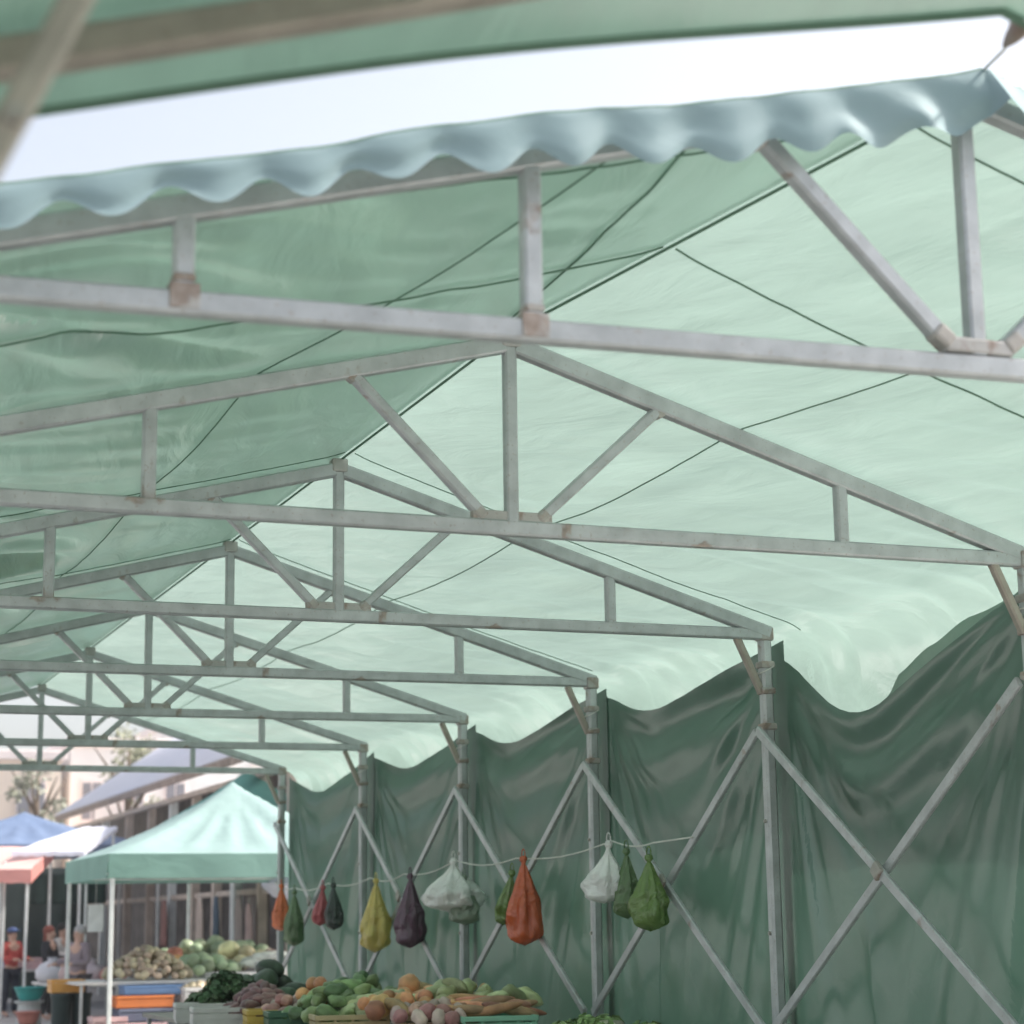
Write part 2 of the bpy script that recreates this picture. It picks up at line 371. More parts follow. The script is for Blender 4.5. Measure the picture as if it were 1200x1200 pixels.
# ------------------------------------------------------------------ side tarps, one hung between each pair of posts
LOW = [(.67, .62), (.70, .27), (.70, .26), (.66, .26), (.64, .30)]
SIDE_LABEL = ['dark green side tarp with a deep sag in the bay nearest the camera, far right',
              'dark green side tarp behind the hanging green bags, second bay from the right',
              'grey-green side tarp behind the orange-red bag, middle bay',
              'grey-green side tarp behind the yellow and purple bags',
              'narrowest grey-green side tarp, farthest bay beside the mint canopy']
def side_tarp(i, a, b, X0, up=0., zbot=.04):
    fa, drop = LOW[i]; L = b - a; seed = i * 7.3
    za = 3.36; zb = 3.34
    def top(t):                               # a long straight pull from the nearer post, a short steep one from the farther
        base = za + (zb - za) * t
        e = .10                               # rounded lowest point
        kn = t / fa; kf = (1 - t) / (1 - fa)
        k = min(kn, kf) if abs(t - fa) > e else None
        def side(tt): return (tt / fa) ** 1.05 if tt < fa else ((1 - tt) / (1 - fa)) ** .85
        k = sum(side(min(max(t + o * e, 0), 1)) for o in (-1, -.6, -.2, .2, .6, 1)) / 6 if e < t < 1 - e * .3 else side(t)
        return base - drop * min(k, 1) 
    def folds(q, sd2): return nz(q, sd2, seed) + .45 * nz(q * 2.3, sd2 + 3, seed) 
    def pt(u, v):
        t = u; y = a - .05 + t * (L + .10); zt = top(t); z = zt + (zbot - zt) * v; d = zt - z
        x = X0 + .01
        mid = smooth(0, .3, t) * smooth(1, .7, t)
        q = d + .10 * math.sin(math.pi * t)
        x -= .034 * math.sin(q * 6.2832 / .44 + seed) * math.exp(-(d / .62) ** 2) * mid
        for (py, pz, sg, wd) in ((a, 3.30, 1, 1.9), (b, 3.28, -1, 1.4)):
            ry = max((y - py) * sg, 0); rz = max(pz - z, .01); r = math.hypot(ry, rz); th = math.atan2(ry, rz)
            x += smooth(wd, .15, ry) * smooth(.05, .7, r) * .062 * min(r, 1.3) * folds(th * 4.4 + 11 * sg, r * .10)
        low = smooth(.6, 1.9, d)
        x += low * .06 * folds(y * 1.6 + .62 * z * (1 if t < fa else -.6), .1 * z)
        x += .006 * nz(y * 4, z * 3, seed)
        x = X0 + (x - X0) * (.35 + .65 * smooth(0, .10, t) * smooth(1, .90, t)); e_ = x - 6.288
        return Vector((min(6.288 + (e_ + math.sqrt(e_ * e_ + .0012)) / 2, X0 + .16), y, z))
    m = MB(); m.grid(pt, 110, 130)
    return m, top
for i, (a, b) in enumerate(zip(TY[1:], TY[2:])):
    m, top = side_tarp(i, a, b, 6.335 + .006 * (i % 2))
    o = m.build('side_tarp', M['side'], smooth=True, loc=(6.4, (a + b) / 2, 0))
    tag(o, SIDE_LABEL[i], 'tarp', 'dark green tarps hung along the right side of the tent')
for o in [q for q in bpy.data.objects if q.name.startswith('side_tarp')]:
    i = sorted(q.name for q in bpy.data.objects if q.name.startswith('side_tarp')).index(o.name); a, b = TY[1 + i], TY[2 + i]
    for yy, zz in ((a + .0, 3.17),):
        k = MB(); k.tube([Vector((6.236 + .056 * math.cos(t * .5236), yy + .062 * math.sin(t * .5236), zz + .03 * math.cos(t * .5236))) for t in range(13)], .004, 5)
        e = k.build('tie_loop', M['rope'], o); e.location = -Vector(o.location)
M['flap'] = tarp('green under flap', (.14, .26, .19), .5, gloss=.04, tcol=(.16, .26, .20))
def flap_top(t):                              # notch with a torn opening near the farther post
    pts = [(0, 3.36), (.30, 3.24), (.45, 3.13), (.57, 3.01), (.62, 2.90), (.69, 2.70), (.75, 2.74), (.82, 2.84), (.90, 2.9), (1, 3.0)]
    for (a0, z0), (a1, z1) in zip(pts, pts[1:]):
        if t <= a1: return z0 + (z1 - z0) * smooth(a0, a1, t) * .5 + (z1 - z0) * .5 * (t - a0) / (a1 - a0)
    return pts[-1][1]
m = MB(); m.grid(lambda u, v: Vector((6.47 + .02 * nz(u * 7, v * 3, 5), TY[1] + u * (TY[2] - TY[1]), flap_top(u) * (1 - v) + 2.0 * v)), 80, 20)
tag(m.build('loose_flap', M['flap'], smooth=True), 'lighter green loose flap with a torn notch behind the deepest sagging tarp', 'tarp')

# ------------------------------------------------------------------ tent the picture is taken from
ft = thing('market_tent', 'neighbouring green tent overhead at the top edge, blurred, with tan roof tubes', 'market tent', (2.9, 1.5, 0))
def PF(o): o.parent = ft; o.location = Vector(o.location) - Vector(ft.location); return o
def frafter_z(x): return 3.148 + .322 * (x - .391) if x < 2.92 else 3.962 - .33 * (x - 2.92)
def fedge_z(x):
    if x > 2.92: return 3.84 - .3 * (x - 2.92)
    return 3.246 + .30 * (x - .541) - .012 * max(0, x - .7) ** 2 - .05 * smooth(1.2, 2.9, x)
def froof(x, y):
    return frafter_z(x) + .06 + (fedge_z(x) - frafter_z(x) - .06) * smooth(3.5, 3.9, y) + .012 * nz(x * 2.2 + y, y * 2.4, 31) * smooth(3.9, 3.7, y)
m = MB(); m.grid(lambda u, v: Vector((-.6 + u * 7, -2.0 + v * 5.9, froof(-.6 + u * 7, -2 + v * 5.9))), 120, 100)
M['front'] = tarp('front tent tarp', (.17, .28, .22), .45, gloss=.05, rough=.35, tcol=(.13, .225, .175), bump=.3, var=.1, rot=-.2)  # darker copy of the left slope tarp, shade again in the colour
PF(m.build('roof_sheet', M['front'], smooth=True))
m = MB(); m.tube([Vector((-.6 + i * .07, 3.9, froof(-.6 + i * .07, 3.9) - .004)) for i in range(101)], .013, 8); PF(m.build('edge_rope', M['seam']))
def frafter(y, mat='tan'):
    m = MB(); m.bar((2.92, y, frafter_z(2.92)), (-.6, y, frafter_z(-.6)), .075, .07)
    o = PF(m.build('rafter', M[mat])); m = MB(); m.bar((2.92, y, frafter_z(2.92)), (6.4, y, frafter_z(6.4)), .075, .07); PF(m.build('rafter', M[mat]))
for y in (3.48, 2.9, -1.8): frafter(y)
m = MB(); m.bar((.528, 2.9, 3.22), (.128, 2.9, 2.30), .05, .058, up=(0, 1, 0)); o = PF(m.build('knee_brace', M['pole']))
q = MB(); q.tube([(.345, 2.87, 2.79), (.345, 2.855, 2.79)], .016, 10); PF(q.build('bolt', M['plate']))
m = MB(); m.bar((.17, 2.9, 0), (.17, 2.9, 3.0), .07, .07); PF(m.build('column', M['tan']))
m = MB(); m.bar((-.4, -1.8, 0), (-.4, -1.8, 2.95), .07, .07); PF(m.build('column', M['tan']))
for y in (-1.8, 2.9):
    m = MB(); m.bar((6.1, y, 0), (6.1, y, froof(6.1, y) - .1), .07, .07); PF(m.build('column', M['tan']))
# a cord and clips tie the two tents together at their peaks
tie = thing('tie_cord', 'knotted tie cord with pale clips between the two tent peaks', 'cord', (3.6, 4.6, 4.2))
def PT(o): o.parent = tie; o.location = Vector(o.location) - Vector(tie.location)
A = Vector((3.92, 5.39, 4.47)); B = Vector((2.96, 3.88, 3.82))
m = MB(); m.tube([A, A.lerp(B, .5) - Vector((0, 0, .01)), B], .006, 6); PT(m.build('cord', M['rope'], smooth=True))
m = MB(); m.tube([A.lerp(B, t) + Vector((0, 0, .0)) for t in (.55, .7, .85, .97)], [.008, .022, .028, .02], 8); PT(m.build('strap', M['brownrope'], smooth=True))
for t, r in ((.80, .022), (.90, .016), (.96, .02)):
    m = MB(); c_ = A.lerp(B, t) + Vector((-.012, -.02, .01)); m.lathe([(r * math.sin(math.pi * i / 8) + .001, -r * math.cos(math.pi * i / 8)) for i in range(9)], 10, lambda v, a, f: v + c_)
    PT(m.build('clip', M['rope'], smooth=True))

# ------------------------------------------------------------------ bags on a line in front of the side tarps
def bagmat(name, col, trans=.25): return tarp(name, col, trans, gloss=.06, rough=.25, bump=1.6)
BM = dict(orange=bagmat('orange net', (.80, .20, .06)), red=bagmat('red net', (.52, .11, .12)), dark=bagmat('blackish green film', (.03, .045, .038), .1),
          green=bagmat('green film', (.13, .22, .09)), yellow=bagmat('yellow film', (.74, .60, .17)), purple=bagmat('purple film', (.11, .05, .085), .15),
          white=bagmat('white film', (.88, .88, .86), .2), redor=bagmat('orange red net', (.68, .14, .05)), pale=bagmat('pale green film', (.34, .42, .32), .4), leaf=bagmat('leaf green film', (.17, .28, .07)))
LINE = [(22.95, 2.07), (22.1, 2.0), (20.75, 2.02), (19.25, 2.04), (18.2, 2.05), (16.76, 2.13), (15.30, 2.10), (13.4, 2.16), (12.6, 2.13)]
XB = 6.02
lp = []
for (y0, z0), (y1, z1) in zip(LINE, LINE[1:]):
    for k in range(8):
        t = k / 8; lp.append(Vector((XB + .03, y0 + (y1 - y0) * t, z0 + (z1 - z0) * t - .05 * math.sin(math.pi * t) * min(1, abs(y1 - y0)))))
lp = [Vector((6.18, 23.35, 2.10))] + lp + [Vector((6.155, 12.30, 2.14))]
m = MB(); m.tube(lp, .006, 5); tag(m.build('hanging_line', M['rope']), 'thin pale cord strung along the braces with bags tied to it', 'cord')
def bag(y, zt, h, w, mat, label, flare=0., lean=0., flat=.7, x=XB, name='produce_bag', knobs=.05):
    sd = y * 3.3 + w * 10
    r = w / 2
    pr = []
    for i in range(30):
        t = i / 29
        if t < .08: rr = .10 + .06 * math.sin(t * 40)
        elif flare: rr = .09 + .95 * smooth(.05, .72, t)
        else: rr = .07 + .93 * (.55 * min(t / .62, 1) ** .85 + .45 * smooth(0, .7, t))
        rr *= (1 - smooth(.84, 1.0, t) ** 2.4) ** .5 if t < 1 else .02
        pr.append((max(rr * r, .004), -t * h))
    def fn(v, a, f):
        pl = 1 + (.13 * math.sin(a * 7 + sd + 2 * f) + .08 * math.sin(a * 15 + 2 * sd) + .10 * nz(math.cos(a) * 3 + sd, math.sin(a) * 3, f * 7)) * smooth(.02, .15, f) * smooth(1.05, .6, f)
        k = 1 + knobs * 4.5 * nz(math.cos(a) * 1.9 + sd, math.sin(a) * 1.9, f * 4.5) * smooth(.3, .8, f)
        v = Vector((v.x * pl * k * flat, v.y * pl * k, v.z + .02 * nz(a, sd, 3) * f))
        v.y += lean * f; return v
    w *= 1.14; root_loc = (x, y, zt)
    m = MB(); m.lathe(pr, 40, fn)
    o = m.build(name, mat, smooth=True); o.location = root_loc
    tag(o, label, 'bag', 'produce bags hung on the line')
    q = MB(); q.tube([Vector((0, .035 * math.sin(i / 10 * 6.28), .03 + .045 * math.cos(i / 10 * 6.28))) for i in range(11)], .005, 5); q.build('handle_loop', mat, o, smooth=True)
    q = MB(); q.lathe([(.004, .02), (.026, .012), (.030, -.01), (.02, -.03), (.004, -.04)], 10, lambda v, a, f: v * (1 + .3 * nz(a, f * 3, sd))); q.build('knot', mat, o, smooth=True)
    return o
bag(22.555, 2.03, .50, .27, BM['orange'], 'bright orange bag at the left end of the line by the farthest post')
bag(21.844, 1.95, .58, .30, BM['green'], 'green bag hanging beside the bright orange one', x=5.98)
bag(20.718, 1.98, .40, .22, BM['red'], 'small dull red bag touching a blackish one', lean=.10, x=5.98)
bag(20.461, 2.00, .46, .25, BM['dark'], 'blackish green bag touching the small red one', lean=-.06)
bag(18.980, 2.01, .69, .36, BM['yellow'], 'yellow bag with lumpy contents left of the purple one', lean=.04, knobs=.09)
bag(17.923, 2.03, .66, .36, BM['purple'], 'dark purple bag right of the yellow one', knobs=.07)
bag(16.590, 2.13, .44, .62, BM['white'], 'wide white plastic bag covering a pale green one', flare=1, lean=.06, x=5.97)
bag(16.491, 1.98, .41, .33, BM['pale'], 'pale green bag showing under the wide white one', x=6.03)
bag(15.425, 1.99, .42, .21, BM['leaf'], 'narrow green bag leaning behind the orange-red one', lean=.22, x=6.06)
bag(15.069, 2.09, .68, .36, BM['redor'], 'largest orange-red net bag at the middle of the line', knobs=.06)
bag(13.282, 2.14, .42, .38, BM['white'], 'white crumpled plastic bag over a green bag, near the right end', flare=1, lean=.10, x=5.97)
bag(13.134, 2.08, .47, .24, BM['green'], 'dark green bag under the crumpled white one', x=6.04)
bag(12.719, 2.02, .50, .32, BM['leaf'], 'green bag at the right end of the line', knobs=.06)

# ------------------------------------------------------------------ produce and stalls
def blob(prof, n=12, fn=None): m = MB(); m.lathe(prof, n, fn); return m
def ellips(rx, rz, sd, rough=.08, n=14, k=9, bend=0, groove=0):
    def fn(v, a, f):
        w = 1 + rough * nz(v.x / rx * 1.6 + sd, v.y / rx * 1.6, v.z / rz * 1.6) - groove * abs(math.cos(a * 4)) ** 6
        return Vector((v.x * w + bend * (v.z / rz) ** 2, v.y * w, v.z * (1 + rough * .4 * nz(sd, a))))
    return blob([(max(rx * math.sin(math.pi * i / k), .002), -rz * math.cos(math.pi * i / k)) for i in range(k + 1)], n, fn)
def leafy(r, sd, n=60):
    m = MB(); R = random.Random(sd)
    for i in range(n):
        d = Vector((R.gauss(0, 1), R.gauss(0, 1), R.gauss(.2, .8))).normalized(); c_ = d * r * R.uniform(.35, .9)
        u = d.orthogonal().normalized() * r * R.uniform(.25, .5); u.rotate(Matrix.Rotation(R.uniform(0, 6.3), 3, d)); w = d.cross(u).normalized() * u.length * .7
        up = d * r * .2
        m.add([c_ - u, c_ - u * .3 + w + up * .6, c_ + u * .6 + w * .7 + up, c_ + u * 1.1 + up * .3, c_ + u * .6 - w * .7 + up, c_ - u * .3 - w + up * .6, c_ + up * .2],
              [(0, 1, 6), (1, 2, 6), (2, 3, 6), (3, 4, 6), (4, 5, 6), (5, 0, 6)])
    return m
PMAT = {}
def pm(name, col, rough=.45, var=.25): 
    if name not in PMAT:
        PMAT[name] = mt = paint(name + ' skin', col, rough, var, 11, .45, 45)
        n, l = mt.node_tree.nodes, mt.node_tree.links; b = n['Principled BSDF']; src = b.inputs['Base Color'].links[0].from_socket
        oi = n.new('ShaderNodeObjectInfo'); hs = n.new('ShaderNodeHueSaturation')
        m1 = n.new('ShaderNodeMapRange'); m1.inputs[3].default_value = .475; m1.inputs[4].default_value = .525; l.new(oi.outputs['Random'], m1.inputs[0]); l.new(m1.outputs[0], hs.inputs['Hue'])
        ml = n.new('ShaderNodeMath'); ml.operation = 'MULTIPLY'; ml.inputs[1].default_value = 7.31; l.new(oi.outputs['Random'], ml.inputs[0])
        fr = n.new('ShaderNodeMath'); fr.operation = 'FRACT'; l.new(ml.outputs[0], fr.inputs[0])
        m2 = n.new('ShaderNodeMapRange'); m2.inputs[3].default_value = .6; m2.inputs[4].default_value = 1.35; l.new(fr.outputs[0], m2.inputs[0]); l.new(m2.outputs[0], hs.inputs['Value'])
        hs.inputs['Saturation'].default_value = .85; l.new(src, hs.inputs['Color']); l.new(hs.outputs[0], b.inputs['Base Color'])
    return PMAT[name]
PROTO = {}
def proto(key):
    if key in PROTO: return PROTO[key]
    D = {'gourd': [(ellips(.052, .11, s, .42, bend=.03, n=18, k=14), pm('gourd', (.22, .32, .10))) for s in (1, 2)] + [(ellips(.06, .10, 4, .5, n=18, k=14), pm('dark gourd', (.12, .22, .07)))],
         'pale_gourd': [(ellips(.06, .12, s, .38, bend=.02, n=18, k=14), pm('pale gourd', (.46, .50, .22))) for s in (3, 6)],
         'orange': [(ellips(.06, .056, 2, .04), pm('orange', (.68, .29, .06)))],
         'squash': [(ellips(.085, .075, 2, .06, groove=.12), pm('squash', (.60, .27, .07))), (ellips(.05, .17, 5, .12, bend=.03), pm('butternut', (.56, .28, .10)))],
         'carrot': [(ellips(.034, .19, 1, .1, bend=.02), pm('carrot', (.58, .23, .07))), (ellips(.04, .17, 3, .1), pm('yam', (.42, .2, .09)))],
         'onion': [(ellips(.06, .055, 1, .3), pm('pink onion', (.50, .22, .18))), (ellips(.05, .065, 3, .35), pm('white onion', (.58, .42, .36)))],
         'sweet_potato': [(ellips(.045, .09, 1, .3), pm('sweet potato', (.20, .08, .075))), (ellips(.04, .08, 5, .3), pm('beet', (.24, .10, .09)))],
         'melon': [(ellips(.10, .16, 1, .06), pm('dark melon', (.045, .09, .045)))],
         'greens': [(leafy(.10, s), pm('leaf', (.07, .14, .05), .55)) for s in (1, 2)],
         'lettuce': [(leafy(.11, s, 80), pm('lettuce', (.22, .36, .10), .55)) for s in (4, 5)],
         'cauliflower': [(ellips(.09, .075, 8, .25), pm('cauliflower', (.68, .64, .48)))],
         'potato': [(ellips(.05, .065, s, .25), pm('potato', (.52, .40, .25))) for s in (1, 4)],
         'cabbage': [(ellips(.10, .09, 3, .15), pm('cabbage', (.34, .44, .24)))],
         'yellow_melon': [(ellips(.11, .14, 3, .08), pm('yellow melon', (.68, .58, .30)))],
         'radish': [(ellips(.05, .17, 3, .1), pm('radish', (.72, .68, .62)))],
         'pumpkin': [(ellips(.13, .10, 3, .05, groove=.15), pm('pumpkin', (.60, .20, .05)))]}
    return PROTO.setdefault(key, [(mb, mt, [None]) for mb, mt in D[key]])
def put(key, loc, label, group, R, sc=1.):
    mb, mt, cache = R.choice(proto(key))
    if cache[0] is None:
        o = mb.build(key, mt, smooth=key not in ('greens', 'lettuce')); cache[0] = o
    else:
        o = cache[0].copy(); COL.objects.link(o)
    o.location = loc; s = sc * R.uniform(.85, 1.18); o.scale = (s, s, s)
    if key in ('greens', 'lettuce', 'cauliflower', 'pumpkin', 'cabbage', 'orange', 'onion'): o.rotation_euler = (R.uniform(-.5, .5), R.uniform(-.5, .5), R.uniform(0, 6.3))
    elif key in ('carrot', 'radish'): o.rotation_euler = (1.57 + R.uniform(-.25, .25), R.uniform(-.3, .3), 1.3 + R.uniform(-.5, .5))
    else: o.rotation_euler = (1.57 + R.uniform(-.5, .5), R.uniform(-.6, .6), R.uniform(0, 6.3))
    tag(o, label, key.replace('_', ' '), group); return o
def heap(key, cx, cy, rx, ry, z, h, n, label, group, sd, sc=1., rz=0):
    R = random.Random(sd); pts = []; tries = 0
    while len(pts) < n and tries < n * 60:
        tries += 1; a = R.uniform(0, 6.283); r = math.sqrt(R.uniform(0, 1)); x, y = r * math.cos(a), r * math.sin(a)
        dm = 1.55 / math.sqrt(n) * (1 - .5 * tries / (n * 60))
        if all((x - p[0]) ** 2 + (y - p[1]) ** 2 > dm * dm for p in pts): pts.append((x, y, r))
    for x, y, r in pts:
        X = x * rx; Y = y * ry; Xr = X * math.cos(rz) - Y * math.sin(rz); Yr = X * math.sin(rz) + Y * math.cos(rz)
        put(key, (cx + Xr, cy + Yr, z + h * (1 - r ** 1.6) + R.uniform(0, .02) + .03), label, group, R, sc)
    m = MB()                                         # the body of the heap below the top layer
    return pts

CM = {}
def cmat(name, col):
    if name not in CM: CM[name] = paint(name + ' crate plastic', col, .45, .1, 5)
    return CM[name]
def crate(x, y, z, w, d, h, cname, col, label, rz=0, group='market crates'):
    m = MB(); t = .014; mt = cmat(cname, col)
    m.box((0, 0, t / 2), (w, d, t))
    o = m.build('crate', mt); o.location = (x, y, z); o.rotation_euler.z = rz; tag(o, label, 'crate', group)
    for sx, sy, ww, dd in ((0, -d / 2, w, t), (0, d / 2, w, t), (-w / 2, 0, t, d - t), (w / 2, 0, t, d - t)):
        q = MB(); q.box((sx, sy, t + h * .17), (ww, dd, h * .30)); q.box((sx, sy, h * .56), (ww, dd, h * .26)); q.box((sx, sy, h * .88), (ww + .012, dd + .012, h * .22), ch=.004)
        nn = max(2, int(max(ww, dd) / .12))
        for k in range(nn + 1):
            f = -.5 + k / nn
            q.box((sx + (f * (ww - .02) if ww > dd else 0), sy + (f * (dd - .02) if dd > ww else 0), h * .5 + t * .5), ((.016 if ww > dd else t * .8), (.016 if dd > ww else t * .8), h * .7))
        q.build('slatted_side', mt, o)
    return o
TBL = paint('grey table board', (.34, .30, .27), .7, .2, 4)
def table(x, y, w, d, z, label, mat=None):
    o = thing('stall_table', label, 'table', (x, y, 0), 0, 'stall tables')
    m = MB(); m.box((0, 0, z - .02), (w, d, .04), ch=.004); m.build('tabletop', mat or TBL, o)
    for sx in (-1, 1):
        for sy in (-1, 1):
            q = MB(); q.bar((sx * (w / 2 - .06), sy * (d / 2 - .06), 0), (sx * (w / 2 - .06), sy * (d / 2 - .06), z - .04), .04, .04); q.build('leg', M['steel'], o)
    return o
# near row of stalls along the right side of the tent
table(5.15, 14.55, 1.75, 2.4, .74, 'stall table under the orange squash and gourds, nearest the camera')
table(4.95, 17.1, 1.9, 2.4, .74, 'stall table under the dark red roots, beyond the gourds')
table(4.95, 19.6, 1.7, 2.3, .74, 'stall table under the dark melons, farthest along the wall')
for k, (x, y, nm, col, lb) in enumerate([
    (5.48, 14.35, 'mint', (.25, .52, .38), 'mint green crate under the carrots at the right end of the near stall'),
    (5.15, 14.75, 'tan', (.42, .32, .2), 'tan crate under the pink onions'),
    (4.62, 15.25, 'straw', (.50, .40, .22), 'straw coloured crate under the green gourds'),
    (4.45, 16.0, 'dark green', (.05, .14, .08), 'dark green crate left of the gourds'),
    (4.28, 16.55, 'yellow', (.62, .42, .08), 'small yellow crate beside the dark red roots'),
    (4.12, 17.25, 'white', (.62, .60, .58), 'off-white crate in front of the dark leafy greens'),
    (4.2, 18.3, 'white', (.62, .60, .58), 'off-white crate beyond the dark red roots, at the table edge')]):
    crate(x, y, .745, .56 if k != 4 else .3, .40, .17, nm, col, lb, rz=-.15)
heap('carrot', 5.46, 14.62, .36, .36, .90, .08, 28, 'orange root lying in the heap above the mint green crate', 'carrots and yams on the near stall', 3, rz=.2)
heap('squash', 5.62, 15.3, .34, .40, .86, .17, 18, 'orange squash heaped at the back of the near stall', 'orange squash on the near stall', 5)
heap('pale_gourd', 5.45, 15.1, .32, .30, .92, .16, 13, 'pale green gourd among the orange squash', 'pale gourds on the near stall', 6)
heap('onion', 5.12, 14.6, .34, .34, .86, .08, 26, 'pinkish onion in the front of the near stall', 'pink onions on the near stall', 7)
heap('squash', 5.42, 16.1, .34, .38, .86, .19, 12, 'orange squash behind the pink onions', 'orange squash behind the onions', 8)
heap('pale_gourd', 4.98, 15.35, .34, .34, .86, .14, 18, 'pale yellow-green gourd between the green gourds and the onions', 'pale yellow gourds', 9)
heap('gourd', 4.72, 15.75, .42, .46, .84, .24, 38, 'knobbly green gourd in the heap left of the orange squash', 'green gourds on the near stall', 10)
heap('gourd', 5.15, 16.7, .40, .40, .84, .27, 24, 'green gourd in the farther heap against the side tarp', 'green gourds beyond the near heap', 11)
heap('orange', 4.72, 16.35, .20, .22, .95, .16, 8, 'round orange fruit on top of the green gourds', 'oranges beside the gourds', 12)
heap('sweet_potato', 4.50, 17.5, .26, .80, .82, .22, 70, 'dark red root in the long heap left of the gourds', 'dark red roots heaped on the stall', 13, rz=-.15)
heap('orange', 5.0, 15.1, .3, .24, .94, .08, 9, 'round orange fruit among the pale gourds', 'oranges among the pale gourds', 51)
heap('squash', 4.9, 14.95, .26, .2, .90, .06, 7, 'orange squash in the front row beside the onions', 'orange squash in the front row', 52)
heap('pale_gourd', 5.75, 14.75, .22, .2, .97, .06, 5, 'pale gourd lying on the carrots at the right end', 'pale gourds on the carrots', 53)
heap('onion', 4.52, 16.6, .22, .34, .82, .14, 18, 'pinkish onion in front of the dark red roots', 'onions by the dark red roots', 14)
heap('melon', 5.0, 19.3, .40, .45, .82, .32, 14, 'dark green melon in the heap against the farthest tarp', 'dark green melons', 15)
heap('greens', 4.50, 18.7, .34, .36, .82, .24, 22, 'bunch of dark leafy greens left of the melons', 'bunches of dark greens', 16)
table(5.85, 12.9, .7, 1.3, .72, 'small stall table under the leafy lettuce by the second post')
heap('lettuce', 5.86, 13.45, .22, .18, .76, .06, 7, 'bright leafy lettuce at the foot of the tent post', 'lettuces by the tent post', 17)
heap('cauliflower', 5.99, 13.3, .08, .08, .76, .03, 2, 'white cauliflower head between the lettuces', 'cauliflowers between the lettuces', 18)
heap('lettuce', 5.93, 12.80, .16, .12, .74, .03, 4, 'leafy lettuce at the right end beside the bottom edge', 'lettuces at the right end', 19)

# stall under the mint canopy
WT = paint('white table board', (.62, .60, .57), .6, .08)
table(5.35, 27.3, 1.9, 1.5, .90, 'white topped table under the pale potato heap beneath the mint canopy', WT)
table(7.1, 28.0, 1.6, 1.8, .94, 'white topped table under cabbages and yellow melons beneath the mint canopy', WT)
heap('potato', 5.42, 27.2, .58, .45, .92, .34, 110, 'pale potato in the big heap beneath the mint canopy', 'potatoes heaped beneath the mint canopy', 31)
heap('cabbage', 6.35, 27.9, .45, .5, .96, .16, 22, 'pale green cabbage behind the potatoes', 'cabbages beneath the mint canopy', 32)
heap('yellow_melon', 6.95, 28.5, .45, .35, 1.02, .22, 11, 'pale yellow melon beneath the mint canopy', 'yellow melons beneath the mint canopy', 33)
heap('radish', 7.35, 27.9, .45, .4, 1.0, .16, 24, 'white radish right of the yellow melons', 'white radishes beneath the mint canopy', 34)
heap('pumpkin', 6.2, 29.3, .35, .3, 1.05, .12, 5, 'orange pumpkin behind the potatoes', 'pumpkins beneath the mint canopy', 35)
heap('onion', 7.5, 28.5, .4, .4, 1.0, .2, 22, 'pinkish onion by the farthest post', 'onions beneath the mint canopy', 37)
heap('cabbage', 7.0, 29.9, .8, .3, 1.12, .2, 14, 'green cabbage at the back of the mint canopy', 'cabbages at the back', 38, 1.2)
table(6.6, 29.6, 2.2, .9, 1.02, 'table at the back of the mint canopy under pumpkins', WT)
crate(5.2, 26.35, .58, .72, .42, .15, 'orange', (.72, .22, .07), 'orange crate stacked in front of the potato table')
crate(5.25, 26.36, .40, .76, .44, .17, 'slate', (.18, .2, .28), 'slate blue crate under the orange one')
crate(5.35, 26.42, .735, .8, .42, .12, 'blue', (.16, .28, .5), 'blue crate on top of the orange one')
crate(4.75, 26.3, .20, .42, .40, .28, 'pink', (.62, .42, .42), 'faded pink crate at the foot of the white canopy post')
crate(5.15, 26.2, .20, .6, .40, .2, 'pink', (.62, .42, .42), 'faded pink crate under the slate blue one')
crate(5.2, 26.25, 0, .9, .5, .2, 'slate', (.18, .2, .28), 'slate blue crate on the ground below the pink ones')
crate(4.75, 26.3, 0, .42, .4, .2, 'slate', (.18, .2, .28), 'slate blue crate on the ground at the canopy post')
crate(4.42, 27.6, .75, .42, .4, .17, 'amber', (.65, .33, .08), 'amber crate on dark bins left of the white canopy post')
crate(6.05, 26.2, .62, .75, .5, .2, 'white', (.62, .60, .58), 'white crate of roots right of the orange crate')
heap('potato', 6.05, 26.2, .34, .2, .76, .06, 22, 'small pale root in the white crate', 'roots in the white crate', 41)
crate(6.1, 26.25, .40, .8, .5, .22, 'white', (.62, .60, .58), 'white crate under the crate of roots')
crate(6.1, 26.25, .18, .8, .5, .22, 'white', (.62, .60, .58), 'white crate second from the ground below the roots')
crate(6.1, 26.25, 0, .8, .5, .18, 'tan', (.42, .32, .2), 'tan crate on the ground below the white crates')
crate(6.6, 26.9, .78, .8, .45, .2, 'white', (.62, .60, .58), 'white crate in front of the cabbages')
table(6.6, 26.9, .9, .6, .78, 'low table under the white crate before the cabbages', WT)
crate(7.3, 27.2, .94, .7, .4, .16, 'white', (.62, .60, .58), 'white crate before the white radishes')
BIN = paint('dark bin plastic', (.03, .05, .05), .5)
for k, (x, y) in enumerate(((4.35, 27.5), (4.62, 27.55))):
    m = MB(); m.lathe([(.10, 0), (.12, .05), (.135, .68), (.15, .70), (.15, .74), (.125, .74), (.115, .1)], 18); o = m.build('dustbin', BIN, smooth=True); o.location = (x, y, 0)
    tag(o, ['dark bin under the amber crate, left one', 'dark bin under the amber crate, nearer the white post'][k], 'bin', 'dark bins')

